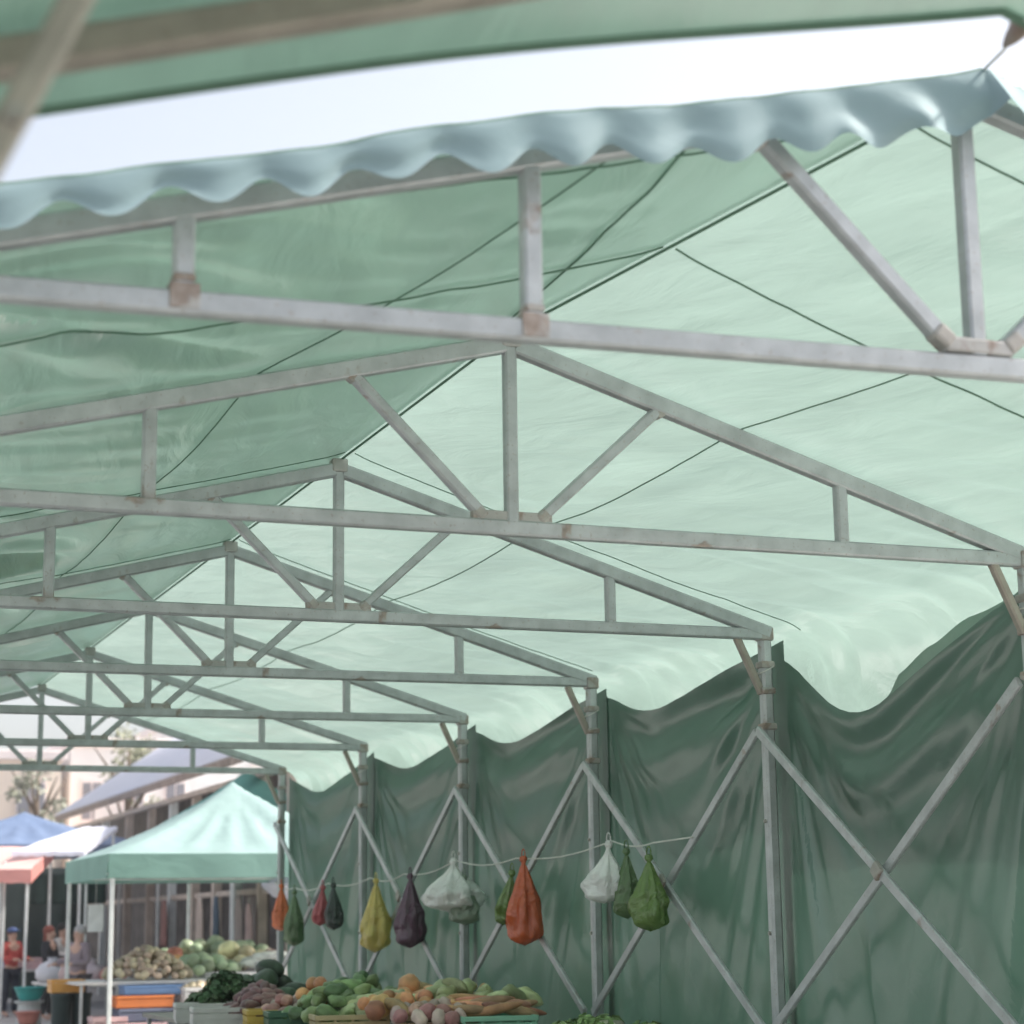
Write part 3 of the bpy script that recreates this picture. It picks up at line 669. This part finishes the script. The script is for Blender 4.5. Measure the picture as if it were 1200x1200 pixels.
def canopy(name, label, x0, x1, y0, y1, zt, zv, peak, cloth, vcloth, posts, post_mat, r=.022, inset=.03, concave=.35):
    o = thing(name, label, 'canopy', ((x0 + x1) / 2, (y0 + y1) / 2, 0)); L = Vector(o.location)
    cx, cy = (x0 + x1) / 2, (y0 + y1) / 2
    def pt(u, v):
        x = x0 + u * (x1 - x0); y = y0 + v * (y1 - y0)
        d = max(abs(x - cx) / ((x1 - x0) / 2), abs(y - cy) / ((y1 - y0) / 2)); k = max(0., 1 - d)
        a = math.atan2(y - cy, x - cx)
        h = (peak - zt) * ((1 - concave) * k + concave * k ** 2.6)
        return Vector((x, y, zt + h + .035 * (math.sin(a * 17 + 2 * math.sin(a * 3)) + .5 * math.sin(a * 41)) * k * (1 - k) * 3 + .03 * nz(x * 2, y * 2, 2) * k * (1 - k) * 3)) - L
    m = MB(); m.grid(pt, 48, 48); m.build('canopy_top', cloth, o, smooth=True)
    m = MB(); per = [(x0, y0), (x1, y0), (x1, y1), (x0, y1), (x0, y0)]
    for (ax, ay), (bx, by) in zip(per, per[1:]):
        n_ = 24
        m.grid(lambda u, v: Vector((ax + (bx - ax) * u, ay + (by - ay) * u, zt - v * (zt - zv))) + Vector((by - ay, ax - bx, 0)).normalized() * (.012 * math.sin(u * 20) * v + .01) - L, n_, 3)
    m.build('valance', vcloth, o, smooth=True)
    for (x, y) in posts:
        q = MB(); q.bar(Vector((x, y, 0)) - L, Vector((x, y, zt - .03)) - L, r * 2, r * 2, c=.006); q.build('post', post_mat, o)
        q = MB(); q.box(Vector((x, y, .01)) - L, (.1, .1, .02)); q.build('foot', post_mat, o)
    for (ax, ay), (bx, by) in zip(per, per[1:]):
        ins = lambda x, y: Vector((x + (.05 if x < cx else -.05), y + (.05 if y < cy else -.05), zv + .06)) - L
        q = MB(); q.bar(ins(ax, ay), ins(bx, by), .025, .025); q.build('rail', post_mat, o)
    return o
canopy('pop_up_canopy', 'mint green peaked pop-up canopy on white posts beyond the tent', 4.66, 8.7, 26.0, 29.4, 2.52, 2.21, 3.58, M['mint'], M['greenvalance'], [(4.72, 26.05), (4.70, 29.3), (8.64, 26.05), (8.64, 29.3)], M['whitepost'], .026)
canopy('pop_up_canopy', 'teal canopy mostly hidden behind the mint one', 5.75, 10.4, 30.2, 34.8, 2.66, 2.40, 4.12, M['teal'], M['teal'], [(6.8, 31.0), (5.85, 34.7), (10.3, 30.3), (10.3, 34.7)], M['whitepost'], concave=.2)
canopy('pop_up_canopy', 'blue canopy at the left edge behind the pink awning', 3.4, 8.4, 40.6, 45, 3.22, 3.08, 3.98, M['bluecloth'], M['bluecloth'], [(3.5, 40.7), (8.3, 40.7), (3.5, 44.9), (8.3, 44.9)], M['whitepost'])
def awning(name, label, p, zf, zb, drop, cloth, vcl, posts):
    """sloping sheet: p = front-left, front-right, back-right, back-left"""
    o = thing(name, label, 'awning', (*p[0], 0)); L = Vector((*p[0], 0))
    z = [zf, zf, zb, zb]; q = [Vector((*p[i], z[i])) - L for i in range(4)]
    m = MB(); m.grid(lambda u, v: q[0].lerp(q[1], u).lerp(q[3].lerp(q[2], u), v) - Vector((0, 0, .12 * math.sin(math.pi * u) * math.sin(math.pi * v) - .02 * nz(u * 6, v * 4))), 24, 16)
    m.build('awning_sheet', cloth, o, smooth=True)
    m = MB()
    for a, b in ((q[0], q[1]), (q[1], q[2]), (q[3], q[0])):
        m.grid(lambda u, v: a.lerp(b, u) - Vector((0, 0, v * (drop + .01 * math.sin(u * 40)))) + Vector((.006 * math.sin(u * 30) * v, -.004 - .01 * v, 0)), 24, 2)
    m.build('valance', vcl, o, smooth=True)
    for (x, y, zz) in posts:
        k = MB(); k.bar(Vector((x, y, 0)) - L, Vector((x, y, zz)) - L, .05, .05); k.build('post', M['whitepost'], o)
    return o
awning('stall_awning', 'pink stall awning with salmon red valance at the left edge', [(3.2, 37), (5.25, 37), (5.93, 38.9), (3.83, 38.9)], 2.63, 3.11, .24, M['pinkcloth'], M['redcloth'], [(4.72, 37.1, 2.62), (4.9, 37.9, 2.8), (5.2, 37.1, 2.62), (5.86, 38.8, 3.08)])
awning('stall_awning', 'white sheet awning between the blue canopy and the mint one', [(5.02, 38), (6.35, 38), (7.4, 40.4), (6.75, 40.4)], 2.98, 3.56, .08, M['whitecloth'], M['whitecloth'], [(6.3, 38.1, 2.95), (7.3, 40.3, 3.5)])
DARKCL = paint('dark green cloth', (.02, .05, .04), .8)
m = MB(); m.grid(lambda u, v: Vector((5.9 + u * 1.5, 41.5 + .05 * math.sin(u * 25), 2.66 - v * .6)), 30, 6); o = m.build('hanging_cloth', DARKCL, smooth=True, thick=.01)
tag(o, 'dark green cloth hung behind the posts of the mint canopy', 'cloth')

# ------------------------------------------------------------------ long shed with pale roof behind the canopies
SH = thing('market_shed', 'long low shed with pale lavender sheet roof and dark open shop fronts', 'shed', (8.6, 38, 0)); L = Vector(SH.location)
LAV = paint('pale lavender sheet', (.76, .75, .82), .5, .06, 2); BRN = paint('brown eave board', (.30, .23, .19), .8, .3, 5); DRK = paint('dark shop interior', (.14, .125, .115), .9, .4, 3)
PIL = paint('plaster pillar', (.55, .46, .39), .8, .2, 4); GRY = paint('brown grey shutter', (.26, .22, .20), .7, .2, 2)
m = MB(); n_ = 160
m.grid(lambda u, v: Vector((8.0 + v * 5.5, 29.5 + u * 23, 4.42 + v * 3.7 + .018 * math.sin(u * 23 * 40))) - L, 500, 2)
m.build('roof', LAV, SH, smooth=True, thick=.02)
m = MB(); m.bar(Vector((8.02, 29.4, 4.33)) - L, Vector((8.02, 52.4, 4.33)) - L, .06, .14); m.build('eave_board', BRN, SH)
m = MB(); m.bar(Vector((8.35, 29.5, 4.05)) - L, Vector((8.35, 59.5, 4.05)) - L, .10, .10); m.build('wall_plate', PIL, SH)
m = MB(); m.box(Vector((11.2, 44.7, 2.2)) - L, (3.2, 30, 4.4)); m.build('back_wall', DRK, SH)
m = MB(); m.bar(Vector((8.5, 29.5, 2.15)) - L, Vector((8.5, 59.5, 2.15)) - L, .06, .10); m.build('lintel_rail', PIL, SH)
R = random.Random(4)
for k, y in enumerate([29.8, 31.2, 33.1, 34.9, 36.4, 38.2, 40.3, 42.5, 45, 48, 51.5, 55, 59]):
    q = MB(); w = R.choice((.14, .2, .3)); q.box(Vector((8.5, y, 2.05)) - L, (.16, w, 4.0), ch=.01); q.build('pillar', PIL if k % 3 else M['whitepost'], SH)
q = MB(); q.box(Vector((8.62, 30.5, 1.15)) - L, (.05, 1.15, 2.3)); q.build('shutter', GRY, SH)
q = MB(); q.box(Vector((8.66, 34.0, 1.1)) - L, (.05, 1.4, 2.2)); q.build('shutter', GRY, SH)
def garment(x, y, z, h, w, col, label):
    m = MB()
    def pt(u, v):
        s = (u - .5) * w * (.55 + .45 * smooth(0, .35, v)) ; return Vector((.05 * math.sin(u * 9) * v, s, -v * h + .03 * math.cos(u * 14) * v))
    m.grid(pt, 16, 10); o = m.build('garment', paint(label + ' cloth', col, .8), smooth=True, thick=.03); o.location = (x, y, z)
    q = MB(); q.tube([(0, 0, 0), (0, 0, .06), (.03, 0, .09)], .006, 5); q.build('hanger', M['rope'], o)
    tag(o, label, 'garment', 'clothes hung at the shop fronts')
garment(8.3, 36.9, 2.1, .85, .5, (.55, .45, .38), 'beige garment hung in the shop front, left of the canopy back post')
garment(8.3, 33.9, 2.1, 1.0, .5, (.42, .34, .32), 'dull mauve garment hung right of the canopy back post')
garment(8.3, 33.2, 1.95, .75, .4, (.6, .42, .4), 'pink and white garment hung near the tan pillar')
garment(8.3, 35.6, 2.1, .9, .4, (.08, .12, .16), 'dark blue garment hung behind the canopy back post')
garment(8.3, 40.1, 2.1, .9, .5, (.3, .16, .14), 'dark reddish garment hung behind the white canopy post')
m = MB(); m.lathe([(.01, .0), (.3, .05), (.48, .2), (.52, .24), (.50, .27), (.30, .42), (.02, .5)], 20, lambda v, a, f: v * (1 + .08 * nz(a * 2, f * 3))); o = m.build('cloth_bundle', M['whitecloth'], smooth=True); o.location = (8.1, 29.6, 1.95)
tag(o, 'white rounded cloth bundle on the shop rail beside the orange bag', 'bundle')
m = MB(); m.box((0, 0, 0), (.02, .22, .38), ch=.008); o = m.build('price_card', M['whitepost']); o.location = (5.05, 29.1, 1.72); o.rotation_euler.z = 1.3
q = MB(); q.tube([(0, 0, .18), (0, 0, .55)], .004, 5); q.build('string', M['rope'], o)
tag(o, 'blank white card hanging left of the white canopy post', 'card')

# ------------------------------------------------------------------ far buildings and trees
def building(label, x0, x1, y, dep, h, wall, cols_, rows, wz, trim, glass, balcony=False, parapet=.3):
    b = thing('apartment_building', label, 'building', ((x0 + x1) / 2, y + dep / 2, 0), 0, 'buildings beyond the market'); L = Vector(b.location)
    m = MB(); m.box(Vector(((x0 + x1) / 2, y + dep / 2, h / 2)) - L, (x1 - x0, dep, h)); m.build('wall', wall, b)
    m = MB(); m.box(Vector(((x0 + x1) / 2, y + dep / 2, h + parapet / 2)) - L, (x1 - x0 + .3, dep + .3, parapet), ch=.03); m.build('parapet', trim, b)
    W = (x1 - x0) / cols_
    for r in range(rows):
        for c_ in range(cols_):
            x = x0 + W * (c_ + .5); z = wz + r * 2.9
            q = MB(); q.box(Vector((x, y - .02, z)) - L, (W * .5, .1, 1.35)); q.box(Vector((x, y - .08, z - .72)) - L, (W * .58, .2, .07))
            f = q.build('window', trim, b)
            q = MB(); q.box(Vector((x - W * .12, y - .075, z)) - L, (W * .2, .03, 1.15)); q.box(Vector((x + W * .12, y - .075, z)) - L, (W * .2, .03, 1.15)); q.build('pane', glass, f)
        if balcony:
            q = MB(); q.box(Vector(((x0 + x1) / 2, y - .6, wz + r * 2.9 - 1.0)) - L, ((x1 - x0) * .7, 1.1, .14)); q.box(Vector(((x0 + x1) / 2, y - 1.12, wz + r * 2.9 - .55)) - L, ((x1 - x0) * .7, .06, .75)); q.build('balcony', trim, b)
    return b
SAND = paint('sandy plaster', (.80, .68, .58), .85, .12, .5); PNK = paint('pale pink plaster', (.80, .71, .69), .85, .08, .6); WHT = paint('white plaster', (.82, .80, .79), .85, .06, .7); GLS = paint('dim window glass', (.22, .22, .25), .2)
building('sandy apartment block at the left behind the blue canopy', -3, 9.6, 62, 9, 6.6, SAND, 7, 2, 2.4, PNK, GLS)
building('pale block with balcony right of the sandy one', 10.2, 14.2, 64, 9, 7.2, WHT, 3, 2, 2.6, PNK, GLS, True)
building('white block with grey windows behind the lavender shed roof', 16.5, 26, 78, 10, 9.4, WHT, 7, 3, 2.8, PNK, GLS)
building('low pink block far left beyond the tent end', 4, 11, 80, 8, 7.6, PNK, 4, 2, 3, WHT, GLS)
BARK = paint('bark', (.14, .10, .07), .9, .3, 8, .5)
def tree(x, y, h, r, label, sd, col, n=1100):
    R = random.Random(sd); o = thing('tree', label, 'tree', (x, y, 0), 0, 'trees beyond the market')
    m = MB(); m.tube([(0, 0, 0), (.05, 0, h * .3), (-.03, .02, h * .6), (0, 0, h * .9)], [.14, .11, .08, .03], 8)
    for k in range(6):
        a = k * 1.05 + R.uniform(-.3, .3); b = h * R.uniform(.5, .75); m.tube([(0, 0, b), (math.cos(a) * r * .5, math.sin(a) * r * .5, b + h * .12), (math.cos(a) * r * .85, math.sin(a) * r * .85, b + h * .2)], [.06, .04, .015], 6)
    m.build('trunk', BARK, o, smooth=True)
    cl = [(Vector((R.uniform(-.7, .7) * r, R.uniform(-.7, .7) * r, h * R.uniform(.62, .98))), r * R.uniform(.3, .5)) for _ in range(11)]
    m = MB()
    for i in range(n):
        c_, cr = R.choice(cl); d = Vector((R.gauss(0, 1), R.gauss(0, 1), R.gauss(0, .8))).normalized() * cr * R.uniform(.3, 1)
        p = c_ + d; s = .085 * R.uniform(.7, 1.3); u = Vector((R.gauss(0, 1), R.gauss(0, 1), R.gauss(0, 1))).normalized() * s; w = u.orthogonal().normalized() * s * .6
        m.add([p - u, p + w, p + u, p - w], [(0, 1, 2, 3)])
    m.build('crown', paint('leaves ' + label, col, .6, .35, 2), o)
tree(10.9, 58, 7.4, 1.2, 'small olive green tree rising above the sandy block', 3, (.20, .21, .13))
tree(16.2, 60, 7.6, .8, 'thin brownish tree near the tent edge behind the lavender roof', 8, (.24, .19, .14), 600)
tree(8.2, 57, 6.6, .9, 'pale grey-green tree at the left among the buildings', 12, (.22, .23, .17), 700)

# ------------------------------------------------------------------ people
def skin_mesh(name, joints, bones, mat, parent=None, sub=2):
    me = bpy.data.meshes.new(name); keys = list(joints); me.from_pydata([joints[k][0] for k in keys], [(keys.index(a), keys.index(b)) for a, b in bones], [])
    o = bpy.data.objects.new(name, me); COL.objects.link(o)
    sk = o.modifiers.new('k', 'SKIN'); o.modifiers.new('s', 'SUBSURF').levels = sub
    lay = me.skin_vertices[0] if me.skin_vertices else None
    if lay is None:
        bm = bmesh.new(); bm.from_mesh(me); bm.verts.layers.skin.verify(); bm.to_mesh(me); bm.free(); lay = me.skin_vertices[0]
    for i, k in enumerate(keys): lay.data[i].radius = joints[k][1]; lay.data[i].use_root = (i == 0)
    dg = bpy.context.evaluated_depsgraph_get(); me2 = bpy.data.meshes.new_from_object(o.evaluated_get(dg)); o.modifiers.clear(); o.data = me2; me2.name = name
    me2.materials.clear(); me2.materials.append(mat); me2.shade_smooth()
    if parent: o.parent = parent
    return o
SKIN = paint('skin', (.52, .33, .25), .55, .06)
def person(label, loc, rz, hgt, top, bottom, hair, cap=None, arms='work', hairlong=False):
    k = hgt / 1.70
    def J(x, y, z, r, r2=None): return (Vector((x * k, y * k, z * k)), (r * k, (r2 or r) * k))
    fz = 1.10 if arms == 'work' else .82; fy = -.34 if arms == 'work' else -.08
    j = dict(pel=J(0, 0, .92, .14, .10), wai=J(0, 0, 1.06, .125, .09), che=J(0, -.01, 1.26, .16, .105), nec=J(0, 0, 1.44, .06), hea=J(0, -.02, 1.56, .082, .10), top=J(0, -.01, 1.65, .07, .085),
             lsh=J(.17, 0, 1.38, .06), rsh=J(-.17, 0, 1.38, .06), lel=J(.24, -.04, 1.12, .045), rel=J(-.24, -.04, 1.12, .045), lwr=J(.18, fy, fz, .03), rwr=J(-.18, fy, fz, .03), lha=J(.15, fy - .09, fz, .036, .022), rha=J(-.15, fy - .09, fz, .036, .022),
             lhi=J(.09, 0, .86, .085), rhi=J(-.09, 0, .86, .085), lkn=J(.11, -.02, .48, .058), rkn=J(-.11, .02, .48, .058), lan=J(.12, .02, .09, .042), ran=J(-.12, .04, .09, .042), lto=J(.13, -.14, .035, .04, .032), rto=J(-.13, -.12, .035, .04, .032))
    bones = [('pel', 'wai'), ('wai', 'che'), ('che', 'nec'), ('nec', 'hea'), ('hea', 'top'), ('che', 'lsh'), ('che', 'rsh'), ('lsh', 'lel'), ('rsh', 'rel'), ('lel', 'lwr'), ('rel', 'rwr'), ('lwr', 'lha'), ('rwr', 'rha'), ('pel', 'lhi'), ('pel', 'rhi'), ('lhi', 'lkn'), ('rhi', 'rkn'), ('lkn', 'lan'), ('rkn', 'ran'), ('lan', 'lto'), ('ran', 'rto')]
    o = skin_mesh('person', j, bones, SKIN); o.location = loc; o.rotation_euler.z = rz; tag(o, label, 'person')
    def cloth(nm, names, extra, mat):
        jj = {n: (j[n][0].copy(), (j[n][1][0] + extra, j[n][1][1] + extra)) for n in names}
        return skin_mesh(nm, jj, [b for b in bones if b[0] in names and b[1] in names], mat, o)
    cloth('jacket', ['che', 'wai', 'pel', 'lsh', 'rsh', 'lel', 'rel', 'lwr', 'rwr'], .022, top)
    cloth('trousers', ['pel', 'lhi', 'rhi', 'lkn', 'rkn', 'lan', 'ran'], .016, bottom)
    def ball(c, r, sx, sy, sz, mat, nm):
        m = MB(); m.lathe([(max(r * math.sin(math.pi * i / 10), .001), -r * math.cos(math.pi * i / 10)) for i in range(11)], 16, lambda v, a, f: Vector((v.x * sx, v.y * sy, v.z * sz)) * k + Vector(c) * k); return m.build(nm, mat, o, smooth=True)
    ball((0, .018, 1.625), .105, .92, 1.05, .95, hair, 'hair')
    if hairlong: ball((0, .06, 1.50), .09, .9, .6, 1.5, hair, 'hair')
    for s in (-1, 1):
        ball((s * .03, -.105, 1.575), .009, 1, .6, 1, BIN, 'eye'); ball((s * .092, -.01, 1.56), .024, .5, .8, 1.2, SKIN, 'ear')
        for f in range(4): 
            m = MB(); bx = s * (.15 - .02 + .013 * f); m.tube([Vector((bx, fy - .10, fz)) * k, Vector((bx, fy - .15, fz - .012)) * k, Vector((bx, fy - .175, fz - .035)) * k], .008 * k, 5); m.build('finger', SKIN, o)
        m = MB(); m.tube([Vector((s * .12, fy - .06, fz)) * k, Vector((s * .095, fy - .10, fz - .01)) * k], .009 * k, 5); m.build('thumb', SKIN, o)
    ball((0, -.118, 1.55), .014, .8, 1, 1.4, SKIN, 'nose'); ball((0, -.105, 1.51), .018, 1.2, .4, .4, paint('lips', (.4, .2, .17)), 'mouth')
    if cap:
        ball((0, .0, 1.655), .108, .95, 1.05, .62, cap, 'cap')
        m = MB(); m.box(Vector((0, -.13, 1.655)) * k, (.14, .10, .012), ch=.004); m.build('cap_peak', cap, o)
    return o
HB = paint('brown hair', (.10, .045, .03), .7); HG = paint('grey hair', (.35, .34, .33), .7)
person('person in a blue cap, red jacket and dark trousers at the bottom left corner', (5.14, 38.4, 0), .5, 1.60, paint('red jacket cloth', (.45, .07, .06), .8, .2, 12), paint('navy trousers cloth', (.025, .03, .045), .8), HB, paint('blue cap cloth', (.07, .12, .28), .8))
person('person with reddish brown hair and black coat behind the sacks', (5.55, 36.6, 0), 1.0, 1.62, paint('black coat cloth', (.02, .02, .025), .8), paint('charcoal trousers cloth', (.03, .03, .03), .8), paint('auburn hair', (.22, .06, .04), .7), hairlong=True)
person('person with grey hair and grey mauve jacket behind the left stall post', (5.28, 31.8, 0), -1.0, 1.62, paint('grey mauve jacket cloth', (.26, .21, .23), .8), paint('grey trousers cloth', (.1, .09, .1), .8), HG)

# bowls, sacks beside the path
def bowl(x, y, z, r, h, col, label):
    m = MB(); m.lathe([(r * .6, 0), (r * .8, h * .35), (r, h), (r * 1.06, h), (r * 1.06, h * 1.06), (r * .95, h * 1.06), (r * .75, h * .4), (r * .5, .02)], 24)
    o = m.build('basin', paint(label, col, .4), smooth=True); o.location = (x, y, z); tag(o, label, 'basin', 'plastic basins by the path'); return o
bowl(4.72, 33.0, .47, .24, .20, (.05, .36, .33), 'teal plastic basin on a stool by the path')
bowl(4.62, 32.4, .12, .19, .2, (.62, .25, .2), 'salmon pink basin near the ground by the path')
m = MB(); m.lathe([(.22, 0), (.24, .02), (.2, .05), (.18, .40), (.24, .43), (.24, .45)], 16); o = m.build('stool', paint('pale stool plastic', (.5, .52, .5), .5)); o.location = (4.72, 33.0, 0.02); tag(o, 'pale round stool under the teal basin', 'stool')
m = MB(); m.lathe([(.2, 0), (.22, .02), (.22, .10), (.2, .12)], 16); o = m.build('stool', paint('dark stool plastic', (.12, .12, .11), .5)); o.location = (4.62, 32.4, 0); tag(o, 'low dark stool under the salmon basin', 'stool')
table(5.65, 33.4, 1.3, 2.8, .72, 'long table under pale sacks between the path and the mint canopy', WT)
for k, (x, y, r, col, lb) in enumerate([(5.20, 33.9, .26, (.6, .58, .6), 'white sack on the table at the left of the row'), (5.42, 33.1, .24, (.5, .36, .34), 'dull pink sack in front of the white one'), (5.67, 32.9, .24, (.55, .45, .47), 'pale mauve sack beside the canopy post'),
                                (5.97, 32.6, .22, (.62, .27, .2), 'salmon sack right of the canopy post'), (5.37, 34.4, .26, (.44, .38, .38), 'greyish sack at the back of the row')]):
    m = MB(); m.lathe([(r * .7, 0), (r, r * .3), (r * 1.02, r * .7), (r * .75, r * 1.1), (r * .25, r * 1.25), (r * .3, r * 1.45), (.01, r * 1.4)], 22, lambda v, a, f: v * (1 + .14 * nz(v.x * 7 + k, v.y * 7, v.z * 7) + .05 * math.sin(a * 8) * f))
    o = m.build('sack', paint(lb, col, .6), smooth=True); o.location = (x, y, .72); tag(o, lb, 'sack', 'sacks on the long table')
crate(5.75, 33.2, .72, .6, .4, .2, 'mint', (.25, .52, .38), 'mint green crate on the sack table behind the white post')

# ------------------------------------------------------------------ hazy air
m = MB(); m.box((40, 60, 12.5), (300, 240, 27)); hz = m.build('haze', None or paint('haze', (1, 1, 1))); tag(hz, kind='stuff')
hm = hz.data.materials[0]; hn = hm.node_tree.nodes; hn.remove(hn['Principled BSDF'])
pv = hn.new('ShaderNodeVolumePrincipled'); pv.inputs['Density'].default_value = .0017; pv.inputs['Color'].default_value = (.95, .93, .92, 1); pv.inputs['Anisotropy'].default_value = .3
hm.node_tree.links.new(pv.outputs[0], hn['Material Output'].inputs['Volume'])

# stalls farther back at the left
m = MB(); m.grid(lambda u, v: Vector((2.2 + u * 5.5, 45.6 + .06 * math.sin(u * 40), 2.9 - v * 2.8)), 60, 6); o = m.build('hanging_cloth', paint('dim grey green cloth', (.09, .12, .105), .8, .25, 1), smooth=True, thick=.01)  # added dark sheet that stands for the shade under the awnings
tag(o, 'dim grey-green cloth closing the back of the blue canopy', 'cloth')
table(5.0, 41.2, 2.6, .9, .8, 'table beneath the pink awning at the left edge', WT)
for k, (x, y, z, col, nm, lb) in enumerate([(4.6, 41.2, .8, (.55, .56, .5), 'grey', 'grey crate at the left on the table beneath the pink awning'), (5.3, 41.2, .8, (.16, .28, .5), 'blue', 'blue crate on the table beneath the pink awning'), (5.9, 41.3, .8, (.62, .42, .42), 'pink', 'pink crate at the right on the table beneath the pink awning'), (5.3, 41.2, 1.02, (.62, .6, .58), 'white', 'white crate on top of the blue one beneath the pink awning')]):
    crate(x, y, z, .6, .4, .22, nm, col, lb)
person('person with a white top and dark hair between the pink awning and the white sheet', (6.15, 39.0, 0), .8, 1.66, paint('white top cloth', (.6, .58, .55), .8), paint('dark blue trousers cloth', (.04, .05, .08), .8), paint('dark hair', (.02, .018, .016), .6), hairlong=True)
person('person in a salmon jacket behind the pink awning posts', (4.85, 42.6, 0), -.4, 1.62, paint('salmon jacket cloth', (.5, .22, .18), .8), paint('dun trousers cloth', (.12, .1, .08), .8), paint('black hair', (.02, .02, .02), .6))

# ------------------------------------------------------------------ sky, sun, camera
SUN_AZ = math.radians(96)      # clockwise from +Y towards +X
SUN_EL = math.radians(46)
w = bpy.data.worlds.new('World'); S.world = w; w.use_nodes = True; n = w.node_tree.nodes; l = w.node_tree.links
sk = n.new('ShaderNodeTexSky'); sk.sky_type = 'NISHITA'; sk.sun_disc = False; sk.sun_elevation = SUN_EL; sk.sun_rotation = SUN_AZ
sk.air_density = 1.0; sk.dust_density = 4.0; sk.ozone_density = 1.0
hs = n.new('ShaderNodeHueSaturation'); hs.inputs['Saturation'].default_value = .5; l.new(sk.outputs[0], hs.inputs['Color']); l.new(hs.outputs[0], n['Background'].inputs[0]); n['Background'].inputs[1].default_value = .13
sd = bpy.data.lights.new('sun', 'SUN'); sd.energy = 3.7; sd.angle = math.radians(4); sd.color = (1, .95, .88)
so = bpy.data.objects.new('sun', sd); COL.objects.link(so)
d = Vector((math.sin(SUN_AZ) * math.cos(SUN_EL), math.cos(SUN_AZ) * math.cos(SUN_EL), math.sin(SUN_EL)))
so.rotation_euler = d.to_track_quat('Z', 'Y').to_euler(); so.location = (30, 10, 40)

yaw, pit, roll = .3769, .2026, -.0145
F = Vector((math.sin(yaw) * math.cos(pit), math.cos(yaw) * math.cos(pit), math.sin(pit))); Rr = Vector((math.cos(yaw), -math.sin(yaw), 0)); U = Rr.cross(F)
c, s = math.cos(roll), math.sin(roll)
right = Rr * c + U * s; up = U * c - Rr * s
cam = bpy.data.cameras.new('camera'); co = bpy.data.objects.new('camera', cam); COL.objects.link(co)
co.matrix_world = Matrix(((right.x, up.x, -F.x, 0), (right.y, up.y, -F.y, 0), (right.z, up.z, -F.z, H), (0, 0, 0, 1)))
cam.lens = 69.976; cam.sensor_width = 36; cam.clip_start = .05; cam.clip_end = 2000
cam.dof.use_dof = True; cam.dof.focus_distance = 11.5; cam.dof.aperture_fstop = 2.2
S.camera = co
S.view_settings.view_transform = 'Standard'; S.view_settings.look = 'None'; S.view_settings.exposure = 1.15; S.view_settings.gamma = 1
S.cycles.max_bounces = 10; S.cycles.diffuse_bounces = 6; S.cycles.transmission_bounces = 8; S.cycles.use_denoising = True
